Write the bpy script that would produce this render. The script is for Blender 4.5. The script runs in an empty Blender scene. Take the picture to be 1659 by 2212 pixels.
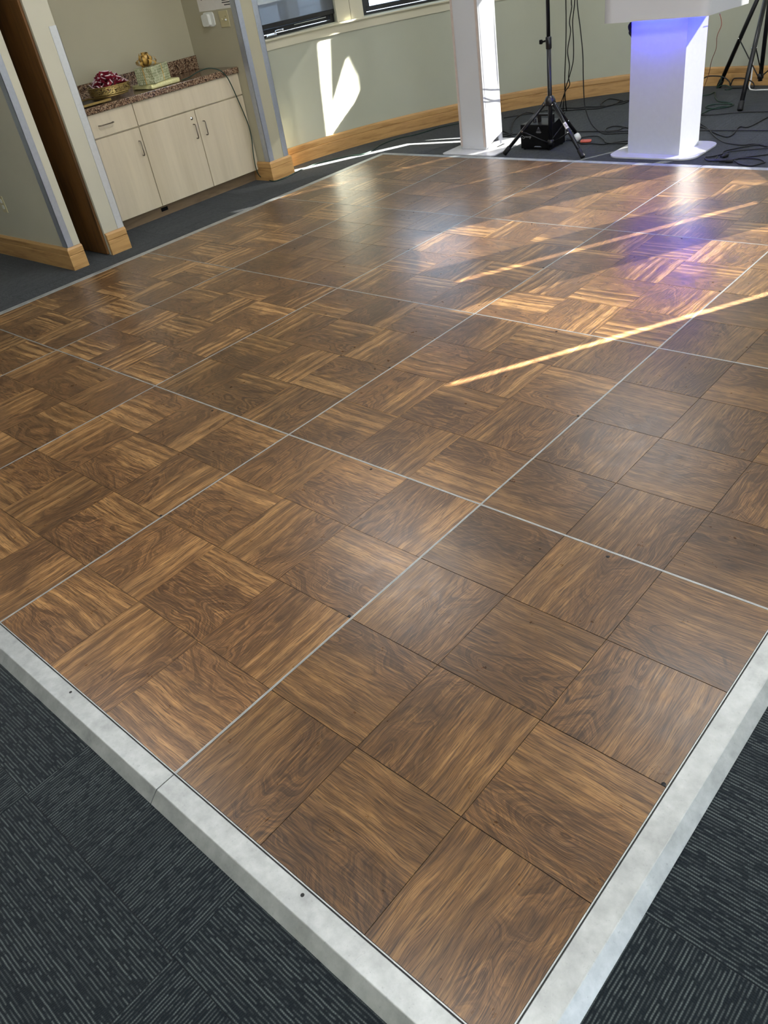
import bpy, bmesh, math, random
from mathutils import Vector, Matrix, noise as mnoise
random.seed(7)
C = bpy.context.scene.collection
SC = bpy.context.scene
PI = math.pi

# ------------------------------------------------------------------ camera, sky, sun, exposure
CAM_LOC = (0.36776, -0.36491, 1.51983)
RIGHT = Vector((0.7411585, 0.6548530, -0.1478230))
DOWN = Vector((0.3026462, -0.5224742, -0.7971362))
FWD = Vector((-0.5992407, 0.5460661, -0.5854249))
cam_d = bpy.data.cameras.new('camera')
cam = bpy.data.objects.new('camera', cam_d); C.objects.link(cam)
M = Matrix.Identity(4)
for r in range(3):
    M[r][0] = RIGHT[r]; M[r][1] = -DOWN[r]; M[r][2] = -FWD[r]; M[r][3] = CAM_LOC[r]
cam.matrix_world = M
cam_d.sensor_fit = 'HORIZONTAL'; cam_d.sensor_width = 36.0; cam_d.lens = 36.9
cam_d.clip_start = 0.05; cam_d.clip_end = 300
SC.camera = cam

world = bpy.data.worlds.new('sky'); SC.world = world; world.use_nodes = True
wn = world.node_tree.nodes; wl = world.node_tree.links
bg = wn['Background']
sky_tc = wn.new('ShaderNodeTexCoord'); sky_sep = wn.new('ShaderNodeSeparateXYZ'); sky_r = wn.new('ShaderNodeValToRGB')
wl.new(sky_tc.outputs['Generated'], sky_sep.inputs[0]); wl.new(sky_sep.outputs['Z'], sky_r.inputs[0])
sky_r.color_ramp.elements[0].position = 0.0; sky_r.color_ramp.elements[0].color = (0.78, 0.88, 1.0, 1)
sky_r.color_ramp.elements[1].position = 0.7; sky_r.color_ramp.elements[1].color = (0.36, 0.58, 1.0, 1)
wl.new(sky_r.outputs[0], bg.inputs[0])
SKY = 3.0
bg.inputs[1].default_value = SKY

AZ, EL = math.radians(59), math.radians(25)
SUN_DIR = Vector((math.cos(AZ) * math.cos(EL), math.sin(AZ) * math.cos(EL), math.sin(EL)))
sun_d = bpy.data.lights.new('sun', 'SUN'); sun_d.energy = 85.0; sun_d.angle = math.radians(0.3); sun_d.color = (1.0, 0.97, 0.90)
sun = bpy.data.objects.new('sun', sun_d); C.objects.link(sun)
sun.rotation_euler = SUN_DIR.to_track_quat('Z', 'Y').to_euler()
sun.location = SUN_DIR * 20

def area(name, loc, size, sizey, power, color, direction):
    d = bpy.data.lights.new(name, 'AREA'); d.shape = 'RECTANGLE'; d.size = size; d.size_y = sizey
    d.energy = power; d.color = color
    o = bpy.data.objects.new(name, d); C.objects.link(o); o.location = loc
    o.rotation_euler = (-Vector(direction)).to_track_quat('Z', 'Y').to_euler()
    return o
FILL_COL = (0.97, 0.98, 1.0)
for lx, ly in ((-3.2, 0.2), (-0.6, 0.2), (2.0, 0.2), (-3.2, 3.0), (-0.6, 3.0), (2.0, 3.0), (2.6, 5.0), (-2.4, 5.4)):  # unseen ceiling lights, added to supply the room's ambient fill
    area('ceiling_fill', (lx, ly, 2.72), 1.2, 0.6, 21, FILL_COL, (0, 0, -1))
# daylight entering by the tall glazed doors in the right-hand wall
PORT = area('daylight_portal', (4.45, -0.7, 1.3), 2.4, 5.6, 1, (1, 1, 1), (-1, 0, 0))
PORT.data.cycles.is_portal = True

SC.view_settings.view_transform = 'Standard'; SC.view_settings.look = 'None'
SC.view_settings.gamma = 1.0; SC.view_settings.exposure = 0.5; SC.view_settings.use_curve_mapping = False
SC.cycles.use_denoising = True
SC.cycles.max_bounces = 8; SC.cycles.diffuse_bounces = 4; SC.cycles.glossy_bounces = 4
SC.cycles.transparent_max_bounces = 12; SC.cycles.caustics_reflective = False; SC.cycles.caustics_refractive = False
SC.cycles.sample_clamp_indirect = 6.0

# ------------------------------------------------------------------ material helpers
def srgb(r, g, b):
    f = lambda c: ((c / 255.0) / 12.92 if c / 255.0 <= 0.04045 else (((c / 255.0) + 0.055) / 1.055) ** 2.4)
    return (f(r), f(g), f(b), 1)

class NT:
    def __init__(self, name):
        self.m = bpy.data.materials.new(name); self.m.use_nodes = True
        self.t = self.m.node_tree; self.n = self.t.nodes; self.l = self.t.links
        self.b = self.n['Principled BSDF']; self.out = self.n['Material Output']
    def new(self, kind, **kw):
        o = self.n.new('ShaderNode' + kind)
        for k, v in kw.items(): setattr(o, k, v)
        return o
    def link(self, a, b): self.l.new(a, b)
    def math(self, op, a, b=None, c=None):
        o = self.new('Math', operation=op)
        for i, v in enumerate((a, b, c)):
            if v is None: continue
            if isinstance(v, (int, float)): o.inputs[i].default_value = v
            else: self.link(v, o.inputs[i])
        return o.outputs[0]
    def ramp(self, fac, stops, interp='LINEAR'):
        o = self.new('ValToRGB'); cr = o.color_ramp; cr.interpolation = interp
        while len(cr.elements) < len(stops): cr.elements.new(0.5)
        for e, (p, c) in zip(cr.elements, stops):
            e.position = p; e.color = c if not isinstance(c, (int, float)) else (c, c, c, 1)
        self.link(fac, o.inputs[0]); return o.outputs[0]
    def noise(self, vec, scale=5, detail=2, rough=0.5, dist=0.0):
        o = self.new('TexNoise'); o.inputs['Scale'].default_value = scale; o.inputs['Detail'].default_value = detail
        o.inputs['Roughness'].default_value = rough; o.inputs['Distortion'].default_value = dist
        if vec is not None: self.link(vec, o.inputs['Vector'])
        return o.outputs['Fac']
    def mix(self, fac, a, b, blend='MIX'):
        o = self.new('Mix', data_type='RGBA', blend_type=blend)
        for s, v in ((o.inputs[0], fac), (o.inputs[6], a), (o.inputs[7], b)):
            if isinstance(v, (int, float)): s.default_value = v
            elif isinstance(v, (tuple, list)): s.default_value = v
            else: self.link(v, s)
        return o.outputs[2]
    def comb(self, x, y, z=0.0):
        o = self.new('CombineXYZ')
        for i, v in enumerate((x, y, z)):
            if isinstance(v, (int, float)): o.inputs[i].default_value = v
            else: self.link(v, o.inputs[i])
        return o.outputs[0]
    def coords(self, kind='Object'): return self.new('TexCoord').outputs[kind]
    def sep(self, v):
        o = self.new('SeparateXYZ'); self.link(v, o.inputs[0]); return o.outputs
    def set(self, **kw):
        for k, v in kw.items():
            s = self.b.inputs[k.replace('_', ' ')]
            if isinstance(v, (int, float, tuple)): s.default_value = v
            else: self.link(v, s)
    def bump(self, h, strength=0.2, dist=0.001):
        o = self.new('Bump'); o.inputs['Strength'].default_value = strength; o.inputs['Distance'].default_value = dist
        self.link(h, o.inputs['Height']); self.link(o.outputs[0], self.b.inputs['Normal'])

def plain(name, col, rough=0.5, metal=0.0, var=0.06, scale=30.0, bump=0.0, spec=0.5):
    """colour with a light procedural mottling"""
    t = NT(name); v = t.noise(t.coords(), scale, 3)
    dark = tuple(c * (1 - var) for c in col[:3]) + (1,); lite = tuple(min(1, c * (1 + var)) for c in col[:3]) + (1,)
    t.set(Base_Color=t.ramp(v, [(0.3, dark), (0.7, lite)]), Roughness=rough, Metallic=metal)
    t.b.inputs['Specular IOR Level'].default_value = spec
    if bump: t.bump(v, bump, 0.002)
    return t.m

# ------------------------------------------------------------------ geometry helpers
def box(bm, x0, x1, y0, y1, z0, z1, bevel=0.0, mi=0, seg=1, mat=None):
    vs = [bm.verts.new((x, y, z)) for z in (z0, z1) for y in (y0, y1) for x in (x0, x1)]
    fs = [(0, 2, 3, 1), (4, 5, 7, 6), (0, 1, 5, 4), (2, 6, 7, 3), (0, 4, 6, 2), (1, 3, 7, 5)]
    faces = [bm.faces.new([vs[i] for i in f]) for f in fs]
    for f in faces: f.material_index = mi
    if bevel:
        ed = list({e for f in faces for e in f.edges})
        r = bmesh.ops.bevel(bm, geom=ed, offset=bevel, segments=seg, affect='EDGES', profile=0.5)
        for f in r['faces']: f.material_index = mi
    if mat is not None:
        vv = vs if not bevel else None
        if vv: bmesh.ops.transform(bm, matrix=mat, verts=vv)

def prism(bm, pts, z0, z1, mi=0, mat=None):
    a = [bm.verts.new((x, y, z0)) for x, y in pts]; b = [bm.verts.new((x, y, z1)) for x, y in pts]
    n = len(pts); fs = [bm.faces.new(a[::-1]), bm.faces.new(b)]
    for i in range(n): fs.append(bm.faces.new((a[i], a[(i + 1) % n], b[(i + 1) % n], b[i])))
    for f in fs: f.material_index = mi
    if mat is not None: bmesh.ops.transform(bm, matrix=mat, verts=a + b)
    return a + b

def rrect(x0, x1, y0, y1, r, n=6):
    out = []
    for cx, cy, a0 in ((x1 - r, y1 - r, 0), (x0 + r, y1 - r, 90), (x0 + r, y0 + r, 180), (x1 - r, y0 + r, 270)):
        for k in range(n + 1):
            a = math.radians(a0 + 90 * k / n); out.append((cx + r * math.cos(a), cy + r * math.sin(a)))
    return out

def tube(bm, pts, r, n=8, mi=0, cap=True, radii=None):
    pts = [Vector(p) for p in pts]; rings = []; up = Vector((0, 0, 1)); prev = None
    for i, p in enumerate(pts):
        t = (pts[min(i + 1, len(pts) - 1)] - pts[max(i - 1, 0)])
        t = t.normalized() if t.length > 1e-9 else Vector((0, 0, 1))
        if prev is None:
            a = t.cross(up)
            if a.length < 1e-3: a = t.cross(Vector((1, 0, 0)))
        else:
            a = prev - t * prev.dot(t)
            if a.length < 1e-4: a = t.cross(up)
        a.normalize(); prev = a; b = t.cross(a)
        rr = radii[i] if radii else r
        rings.append([bm.verts.new(p + a * math.cos(2 * PI * k / n) * rr + b * math.sin(2 * PI * k / n) * rr) for k in range(n)])
    for i in range(len(rings) - 1):
        for k in range(n):
            f = bm.faces.new((rings[i][k], rings[i][(k + 1) % n], rings[i + 1][(k + 1) % n], rings[i + 1][k]))
            f.material_index = mi; f.smooth = True
    if cap:
        bm.faces.new(rings[0][::-1]).material_index = mi; bm.faces.new(rings[-1]).material_index = mi

def lathe(bm, prof, n=32, c=(0, 0), mi=0, cap=False):
    rings = [[bm.verts.new((c[0] + r * math.cos(2 * PI * k / n), c[1] + r * math.sin(2 * PI * k / n), z)) for k in range(n)] for r, z in prof]
    for i in range(len(rings) - 1):
        for k in range(n):
            f = bm.faces.new((rings[i][k], rings[i][(k + 1) % n], rings[i + 1][(k + 1) % n], rings[i + 1][k])); f.material_index = mi; f.smooth = True
    if cap:
        bm.faces.new(rings[0][::-1]).material_index = mi; bm.faces.new(rings[-1]).material_index = mi

def spline(pts, sub=8):
    pts = [Vector(p) for p in pts]; out = []
    for i in range(len(pts) - 1):
        p0 = pts[max(i - 1, 0)]; p1 = pts[i]; p2 = pts[i + 1]; p3 = pts[min(i + 2, len(pts) - 1)]
        for k in range(sub):
            t = k / sub
            out.append(0.5 * ((2 * p1) + (p2 - p0) * t + (2 * p0 - 5 * p1 + 4 * p2 - p3) * t * t + (3 * p1 - p0 - 3 * p2 + p3) * t ** 3))
    out.append(pts[-1]); return out

def obj(name, bm, mats, parent=None, loc=None, rot=None, recenter=False, kind=None, smooth=False):
    bmesh.ops.recalc_face_normals(bm, faces=bm.faces[:])
    me = bpy.data.meshes.new(name)
    off = Vector((0, 0, 0))
    if recenter and len(bm.verts):
        xs = [v.co.x for v in bm.verts]; ys = [v.co.y for v in bm.verts]; zs = [v.co.z for v in bm.verts]
        off = Vector(((min(xs) + max(xs)) / 2, (min(ys) + max(ys)) / 2, min(zs)))
        bmesh.ops.translate(bm, vec=-off, verts=bm.verts[:])
    if smooth:
        for f in bm.faces: f.smooth = True
    bm.to_mesh(me); bm.free()
    for m in (mats if isinstance(mats, (list, tuple)) else [mats]): me.materials.append(m)
    o = bpy.data.objects.new(name, me); C.objects.link(o)
    if parent: o.parent = parent
    o.location = Vector(loc) if loc is not None else off
    if rot: o.rotation_euler = rot
    if kind: o['kind'] = kind
    return o

def thing(name, label, cat, loc=(0, 0, 0), rotz=0, group=None):
    o = bpy.data.objects.new(name, None); C.objects.link(o); o.empty_display_size = 0.1
    o.location = loc; o.rotation_euler = (0, 0, rotz); o['label'] = label; o['category'] = cat
    if group: o['group'] = group
    return o

def tag(o, label, cat, group=None):
    o['label'] = label; o['category'] = cat
    if group: o['group'] = group
    return o

def text(name, body, size, m, parent, mat4, ext=0.0002):
    """lettering turned into a mesh of its own"""
    cu = bpy.data.curves.new(name, 'FONT'); cu.body = body; cu.size = size; cu.extrude = ext
    cu.align_x = 'CENTER'; cu.align_y = 'CENTER'; cu.materials.append(m)
    tmp = bpy.data.objects.new('lettering', cu); C.objects.link(tmp)
    me = bpy.data.meshes.new_from_object(tmp.evaluated_get(bpy.context.evaluated_depsgraph_get()))
    bpy.data.objects.remove(tmp)
    if not me.materials: me.materials.append(m)
    o = bpy.data.objects.new(name, me); C.objects.link(o); o.parent = parent; o.matrix_local = mat4
    return o

def BM(): return bmesh.new()

# ------------------------------------------------------------------ materials
def wood_tile():
    t = NT('walnut_laminate'); info = t.new('ObjectInfo')
    off = t.new('VectorMath', operation='SCALE'); off.inputs[0].default_value = (37.1, 91.7, 13.3); t.link(info.outputs['Random'], off.inputs['Scale'])
    add = t.new('VectorMath', operation='ADD'); t.link(t.coords(), add.inputs[0]); t.link(off.outputs[0], add.inputs[1])
    x, y, z = t.sep(add.outputs[0]); lx, ly, lz = t.sep(t.coords())
    lxo = t.math('ADD', t.math('MULTIPLY', lx, 1.0), t.math('MULTIPLY', info.outputs['Random'], 31.0))
    # slow wander of the grain
    w1 = t.noise(t.comb(t.math('MULTIPLY', x, 2.2), t.math('MULTIPLY', y, 4.0)), 1.6, 2)
    warp = t.math('MULTIPLY', t.math('SUBTRACT', w1, 0.5), 0.16)
    yw = t.math('ADD', y, warp)
    yw2 = t.math('ADD', y, t.math('MULTIPLY', warp, 0.28))
    # straight grained half: light and dark bands running the length of the tile
    bands = t.noise(t.comb(t.math('MULTIPLY', x, 0.7), t.math('MULTIPLY', yw2, 24.0)), 1.0, 3.5, 0.6)
    D, MD, ML, L = srgb(72, 50, 29), srgb(114, 82, 45), srgb(150, 110, 62), srgb(184, 142, 86)
    stripe = t.math('ADD', 0.5, t.math('MULTIPLY', 0.5, t.math('SINE', t.math('ADD', t.math('MULTIPLY', yw2, 128.0), t.math('MULTIPLY', bands, 16.0)))))
    bands = t.math('ADD', t.math('MULTIPLY', bands, 0.62), t.math('MULTIPLY', stripe, 0.36))
    bands0 = t.noise(t.comb(t.math('MULTIPLY', x, 0.9), t.math('MULTIPLY', yw2, 30.0)), 1.0, 4, 0.62)
    soft = t.ramp(bands0, [(0.28, srgb(82, 58, 34)), (0.42, srgb(108, 78, 45)), (0.52, srgb(128, 93, 53)), (0.60, srgb(112, 80, 46)), (0.72, srgb(158, 117, 68))])
    straight = t.ramp(bands, [(0.26, D), (0.38, MD), (0.46, ML), (0.50, MD), (0.56, ML), (0.64, L), (0.72, L)])
    straight = t.mix(info.outputs['Alpha'], soft, straight)
    # crown cut half: rings squeezed into cathedral arches
    xs = t.math('MULTIPLY', t.math('SUBTRACT', lx, t.math('MULTIPLY', t.math('SUBTRACT', info.outputs['Random'], 0.5), 0.2)), 1.0)
    arch = t.math('ADD', t.math('MULTIPLY', t.math('POWER', t.math('ABSOLUTE', t.math('SUBTRACT', ly, 0.06)), 1.6), 9.0), t.math('MULTIPLY', lxo, 0.9))
    ringv = t.math('ADD', t.math('MULTIPLY', arch, 22.0), t.math('MULTIPLY', w1, 16.0))
    rings = t.noise(t.comb(ringv, t.math('MULTIPLY', y, 1.5)), 0.55, 4, 0.68)
    crown = t.ramp(rings, [(0.30, srgb(76, 54, 32)), (0.42, srgb(102, 73, 42)), (0.49, srgb(124, 89, 52)), (0.55, srgb(78, 55, 33)), (0.63, srgb(110, 79, 46)), (0.72, srgb(142, 104, 61))])
    lines = t.math('SINE', t.math('ADD', t.math('MULTIPLY', ringv, 5.2), t.math('MULTIPLY', t.noise(t.comb(t.math('MULTIPLY', x, 9.0), t.math('MULTIPLY', y, 14.0)), 2.0, 2), 7.0)))
    crown = t.mix(t.math('MULTIPLY', t.math('GREATER_THAN', lines, 0.90), 0.32), crown, srgb(60, 44, 30))
    # which half of the tile is which, with a wandering border
    brd = t.math('ADD', t.math('MULTIPLY', ly, 26.0), t.math('ADD', t.math('MULTIPLY', t.math('SUBTRACT', t.noise(t.comb(t.math('MULTIPLY', x, 4.0), 0.0), 2.0, 1), 0.45), 5.0), t.math('MULTIPLY', t.math('SUBTRACT', t.math('FRACT', t.math('MULTIPLY', info.outputs['Random'], 7.7)), 0.5), 3.0)))
    half = t.math('MINIMUM', t.math('MAXIMUM', t.math('ADD', brd, 0.5), 0.0), 1.0)
    col = t.mix(half, straight, crown)
    # pores
    por = t.noise(t.comb(t.math('MULTIPLY', x, 16.0), t.math('MULTIPLY', yw2, 520.0)), 1.0, 2, 0.6)
    col = t.mix(t.ramp(por, [(0.38, 0.0), (0.62, 0.55)]), srgb(48, 33, 22), col, 'MIX') if False else t.mix(t.ramp(por, [(0.38, 0.75), (0.50, 0.0)]), col, srgb(46, 31, 21))
    por2 = t.noise(t.comb(t.math('MULTIPLY', x, 9.0), t.math('MULTIPLY', yw2, 190.0)), 1.0, 4, 0.72)
    col = t.mix(t.ramp(por2, [(0.36, 0.7), (0.50, 0.0)]), col, srgb(56, 38, 22))
    col = t.mix(t.ramp(por2, [(0.54, 0.0), (0.70, 0.45)]), col, srgb(186, 142, 84))
    cloud = t.noise(t.comb(t.math('MULTIPLY', x, 3.0), t.math('MULTIPLY', y, 3.0)), 2.2, 3)
    col = t.mix(t.ramp(cloud, [(0.35, 0.35), (0.6, 0.0)]), col, srgb(58, 42, 30))
    tint = t.new('Mix', data_type='RGBA', blend_type='MULTIPLY'); tint.inputs[0].default_value = 1.0
    t.link(col, tint.inputs[6]); t.link(info.outputs['Color'], tint.inputs[7])
    hsv = t.new('HueSaturation'); hsv.inputs['Saturation'].default_value = 0.95
    t.link(t.math('ADD', 0.98, t.math('MULTIPLY', t.math('FRACT', t.math('MULTIPLY', info.outputs['Random'], 17.3)), 0.24)), hsv.inputs['Value'])
    t.link(tint.outputs[2], hsv.inputs['Color'])
    worn = t.noise(t.comb(t.math('MULTIPLY', x, 7.0), t.math('MULTIPLY', y, 7.0)), 3.0, 5, 0.7)
    rough = t.math('ADD', 0.20, t.math('MULTIPLY', worn, 0.22))
    t.set(Base_Color=hsv.outputs[0], Roughness=rough)
    t.b.inputs['Specular IOR Level'].default_value = 0.42
    t.set(Coat_Weight=0.16, Coat_Roughness=0.40)
    t.bump(por, 0.12, 0.0006)
    return t.m
M_TILE = wood_tile()

def carpet():
    t = NT('striped_loop_carpet'); info = t.new('ObjectInfo')
    x, y, z = t.sep(t.coords())
    yy = t.math('ADD', t.math('MULTIPLY', y, 138.0), t.math('MULTIPLY', t.math('SUBTRACT', t.noise(t.comb(t.math('MULTIPLY', x, 30.0), t.math('MULTIPLY', y, 30.0)), 1.0, 1), 0.5), 0.35))
    row = t.math('FLOOR', yy); fr = t.math('FRACT', yy)
    seed = t.math('ADD', row, t.math('MULTIPLY', info.outputs['Random'], 400.0))
    wn_ = t.new('TexWhiteNoise', noise_dimensions='1D'); t.link(seed, wn_.inputs['W'])
    dash = t.noise(t.comb(t.math('MULTIPLY', x, 34.0), t.math('MULTIPLY', seed, 7.3)), 1.0, 2, 0.7)
    loop = t.math('ABSOLUTE', t.math('SINE', t.math('ADD', t.math('MULTIPLY', x, 700.0), t.math('MULTIPLY', row, 2.1))))
    line = t.math('SUBTRACT', 1.0, t.math('MULTIPLY', t.math('ABSOLUTE', t.math('SUBTRACT', fr, 0.5)), 3.2))
    line = t.math('MAXIMUM', line, 0.0)
    amt = t.math('MULTIPLY', line, t.math('MULTIPLY', t.ramp(dash, [(0.40, 0.06), (0.50, 1.0)]), t.math('ADD', 0.45, t.math('MULTIPLY', loop, 0.55))))
    amt = t.math('MULTIPLY', amt, t.math('ADD', 0.35, t.math('MULTIPLY', wn_.outputs['Value'], 0.65)))
    col = t.mix(amt, srgb(15, 22, 27), srgb(92, 100, 98))
    t.set(Base_Color=col, Roughness=0.95); t.b.inputs['Specular IOR Level'].default_value = 0.15; t.b.inputs['Sheen Weight'].default_value = 0.13; t.b.inputs['Sheen Roughness'].default_value = 0.5
    t.bump(t.math('ADD', line, t.math('MULTIPLY', loop, 0.5)), 0.6, 0.0015)
    return t.m
M_CARPET = carpet()

def aluminium():
    t = NT('worn_aluminium'); co = t.coords()
    n1 = t.noise(co, 18, 4, 0.65); n2 = t.noise(co, 140, 3, 0.6)
    sc = t.new('TexVoronoi', feature='DISTANCE_TO_EDGE'); sc.inputs['Scale'].default_value = 16
    x, y, z = t.sep(co)
    wob = t.noise(co, 6, 2)
    t.link(t.comb(t.math('ADD', t.math('MULTIPLY', x, 2.0), wob), t.math('ADD', y, wob), z), sc.inputs['Vector'])
    scratch = t.ramp(sc.outputs['Distance'], [(0.0, 1.0), (0.012, 0.0)])
    gate = t.ramp(t.noise(co, 9, 2), [(0.55, 0.0), (0.62, 1.0)])
    col = t.ramp(n1, [(0.28, srgb(150, 153, 151)), (0.72, srgb(188, 191, 189))])
    col = t.mix(t.ramp(n2, [(0.62, 0.0), (0.75, 0.35)]), col, srgb(120, 122, 120))
    t.set(Base_Color=col, Metallic=0.55, Roughness=t.math('ADD', 0.40, t.math('MULTIPLY', n1, 0.14)))
    t.bump(t.math('ADD', t.math('MULTIPLY', scratch, gate), t.math('MULTIPLY', n2, 0.3)), 0.25, 0.0006)
    return t.m
M_ALU = aluminium()
M_CORE = plain('dark_joint', srgb(28, 22, 18), 0.8)
M_CORE2 = plain('brown_joint', srgb(74, 53, 34), 0.8)
M_HOLE = plain('dark_socket', srgb(12, 12, 12), 0.6)

def wall_paint(name, col):
    t = NT(name); co = t.coords(); n = t.noise(co, 260, 3, 0.6); big = t.noise(co, 2.2, 3)
    d = tuple(c * 0.95 for c in col[:3]) + (1,)
    t.set(Base_Color=t.ramp(big, [(0.35, d), (0.65, col)]), Roughness=0.62)
    t.bump(n, 0.25, 0.0012); t.b.inputs['Specular IOR Level'].default_value = 0.3
    return t.m
M_WALL = wall_paint('sage_grey_wall_paint', srgb(176, 178, 160))
M_WALL_TAUPE = wall_paint('taupe_alcove_paint', srgb(178, 172, 147))
M_WALL_CREAM = wall_paint('cream_pier_paint', srgb(190, 186, 166))
M_CASING = wall_paint('cream_casing_paint', srgb(205, 200, 176))
M_CEIL = plain('ceiling_paint', srgb(225, 225, 220), 0.9)

def oak(name, a, b, scale=1.0, rough=0.42, axis='x'):
    t = NT(name); x, y, z = t.sep(t.coords())
    long_ = t.math('ADD', x, y)
    if axis == 'z': v = t.comb(t.math('MULTIPLY', t.math('ADD', x, y), 30.0 * scale), t.math('MULTIPLY', z, 2.0 * scale))
    else: v = t.comb(t.math('MULTIPLY', long_, 2.2 * scale), t.math('MULTIPLY', z, 34.0 * scale), t.math('MULTIPLY', t.math('SUBTRACT', x, y), 2.0))
    n = t.noise(v, 1.0, 4, 0.6, 0.4); f = t.noise(v, 6.0, 2)
    col = t.ramp(n, [(0.28, a), (0.5, b), (0.75, tuple(min(1, c * 1.12) for c in b[:3]) + (1,))])
    col = t.mix(t.ramp(f, [(0.35, 0.18), (0.5, 0.0)]), col, a)
    t.set(Base_Color=col, Roughness=rough); return t.m
M_OAK = oak('honey_oak', srgb(146, 106, 58), srgb(186, 146, 92))
M_DOOR = oak('dark_walnut_door', srgb(58, 38, 16), srgb(104, 70, 32), 0.8, 0.4, 'z')
M_MAPLE = oak('pale_maple_laminate', srgb(190, 176, 147), srgb(206, 193, 166), 0.22, 0.42, 'z')
M_TOE = oak('brown_toe_kick', srgb(96, 78, 56), srgb(124, 103, 76), 0.5, 0.6)

def granite():
    t = NT('speckled_brown_granite'); co = t.coords()
    v = t.new('TexVoronoi'); v.inputs['Scale'].default_value = 150; t.link(co, v.inputs['Vector'])
    n = t.noise(co, 110, 3, 0.7)
    fac = t.math('ADD', t.math('MULTIPLY', t.sep(v.outputs['Color'])[0], 0.6), t.math('MULTIPLY', n, 0.4))
    col = t.ramp(fac, [(0.2, srgb(30, 22, 16)), (0.40, srgb(84, 60, 44)), (0.56, srgb(126, 98, 74)), (0.72, srgb(172, 148, 120)), (0.85, srgb(70, 48, 36))])
    t.set(Base_Color=col, Roughness=0.16); return t.m
M_GRANITE = granite()
M_GUARD = plain('brushed_steel_guard', srgb(178, 184, 194), 0.34, 0.6, 0.05, 60)
M_GUARD_W = plain('white_corner_guard', srgb(206, 208, 208), 0.3, 0.3, 0.04, 60)
M_NICKEL = plain('satin_nickel', srgb(120, 112, 100), 0.32, 1.0)
M_CHROME = plain('chrome', srgb(215, 215, 215), 0.14, 1.0, 0.02)
M_BLACK = plain('black_powder_coat', srgb(20, 20, 22), 0.34, 0.0, 0.1, 40)
M_BLACKM = plain('matte_black_steel', srgb(8, 8, 9), 0.6, 0.0, 0.1, 40, spec=0.15)
M_RUBBER = plain('black_rubber', srgb(15, 15, 15), 0.65)
M_CORD = plain('black_cord', srgb(14, 14, 15), 0.5)
M_GCORD = plain('dark_green_cord', srgb(20, 52, 40), 0.45)
M_OCORD = plain('copper_red_wire', srgb(150, 70, 50), 0.5)
M_WCORD = plain('white_cord', srgb(225, 225, 222), 0.5)
M_BRONZE = plain('dark_bronze_frame', srgb(36, 36, 34), 0.4, 0.2)
M_WHITE = plain('white_enamel', srgb(190, 193, 200), 0.28, 0.0, 0.02)
M_WPLATE = plain('gloss_white_plate', srgb(206, 206, 208), 0.2, 0.0, 0.02)
M_PLASTIC = plain('white_plastic', srgb(224, 226, 218), 0.35, 0.0, 0.02)
M_IVORY = plain('ivory_plastic', srgb(190, 180, 140), 0.4, 0.0, 0.03)
M_PAPER = plain('white_paper', srgb(226, 222, 214), 0.8, 0.0, 0.02)
M_INK = plain('black_ink', srgb(24, 22, 22), 0.7)
M_SILK = plain('grey_print', srgb(170, 170, 172), 0.5)
M_RED = plain('red_wrapper', srgb(126, 24, 44), 0.3, 0.1, 0.25, 60)
M_PINK = plain('white_pink_wrapper_edge', srgb(222, 200, 204), 0.4)
M_ORANGE = plain('orange_plastic', srgb(190, 76, 46), 0.4)

def fabric():
    t = NT('white_stretch_scrim'); co = t.coords(); n = t.noise(co, 420, 2); fold = t.noise(co, 5.0, 2, 0.5, 0.6)
    t.set(Base_Color=srgb(198, 199, 203), Roughness=0.8); t.b.inputs['Specular IOR Level'].default_value = 0.2
    t.bump(t.math('ADD', t.math('MULTIPLY', n, 0.05), fold), 0.25, 0.012); return t.m
M_SCRIM = fabric()
M_SEAM = plain('pale_pink_seam', srgb(192, 178, 170), 0.8)

def gold(name, col, rough, bump=0.0, metal=0.9):
    t = NT(name); n = t.noise(t.coords(), 45, 4, 0.6, 1.5)
    t.set(Base_Color=t.ramp(n, [(0.3, tuple(c * 0.75 for c in col[:3]) + (1,)), (0.7, col)]), Metallic=metal, Roughness=rough)
    if bump: t.bump(n, bump, 0.006)
    return t.m
M_GOLD = gold('antique_gold', srgb(178, 152, 92), 0.42, 0.0, 0.75)
M_FOIL = gold('pale_gold_foil', srgb(244, 238, 176), 0.22, 0.7, 0.2)
M_RIBBON = gold('sheer_gold_ribbon', srgb(206, 164, 84), 0.35, 0.0, 0.15)

def dotted():
    t = NT('dotted_green_gold_wrap'); co = t.coords(); n = t.noise(co, 22, 3, 0.6, 1.6)
    x, y, z = t.sep(co)
    a = t.math('MULTIPLY', x, 62.0); b = t.math('MULTIPLY', z, 62.0); c = t.math('MULTIPLY', y, 62.0)
    sh = t.math('MULTIPLY', t.math('FLOOR', b), 0.5)
    u = t.math('SUBTRACT', t.math('FRACT', t.math('ADD', t.math('ADD', a, c), sh)), 0.5); v = t.math('SUBTRACT', t.math('FRACT', b), 0.5)
    d = t.math('SQRT', t.math('ADD', t.math('MULTIPLY', u, u), t.math('MULTIPLY', v, v)))
    base = t.ramp(n, [(0.3, srgb(134, 140, 104)), (0.55, srgb(184, 190, 150)), (0.72, srgb(232, 232, 200))])
    t.set(Base_Color=t.mix(t.math('LESS_THAN', d, 0.20), base, srgb(240, 238, 204)), Roughness=0.2, Metallic=0.3)
    t.bump(n, 0.5, 0.01); return t.m
M_WRAP = dotted()

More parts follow.
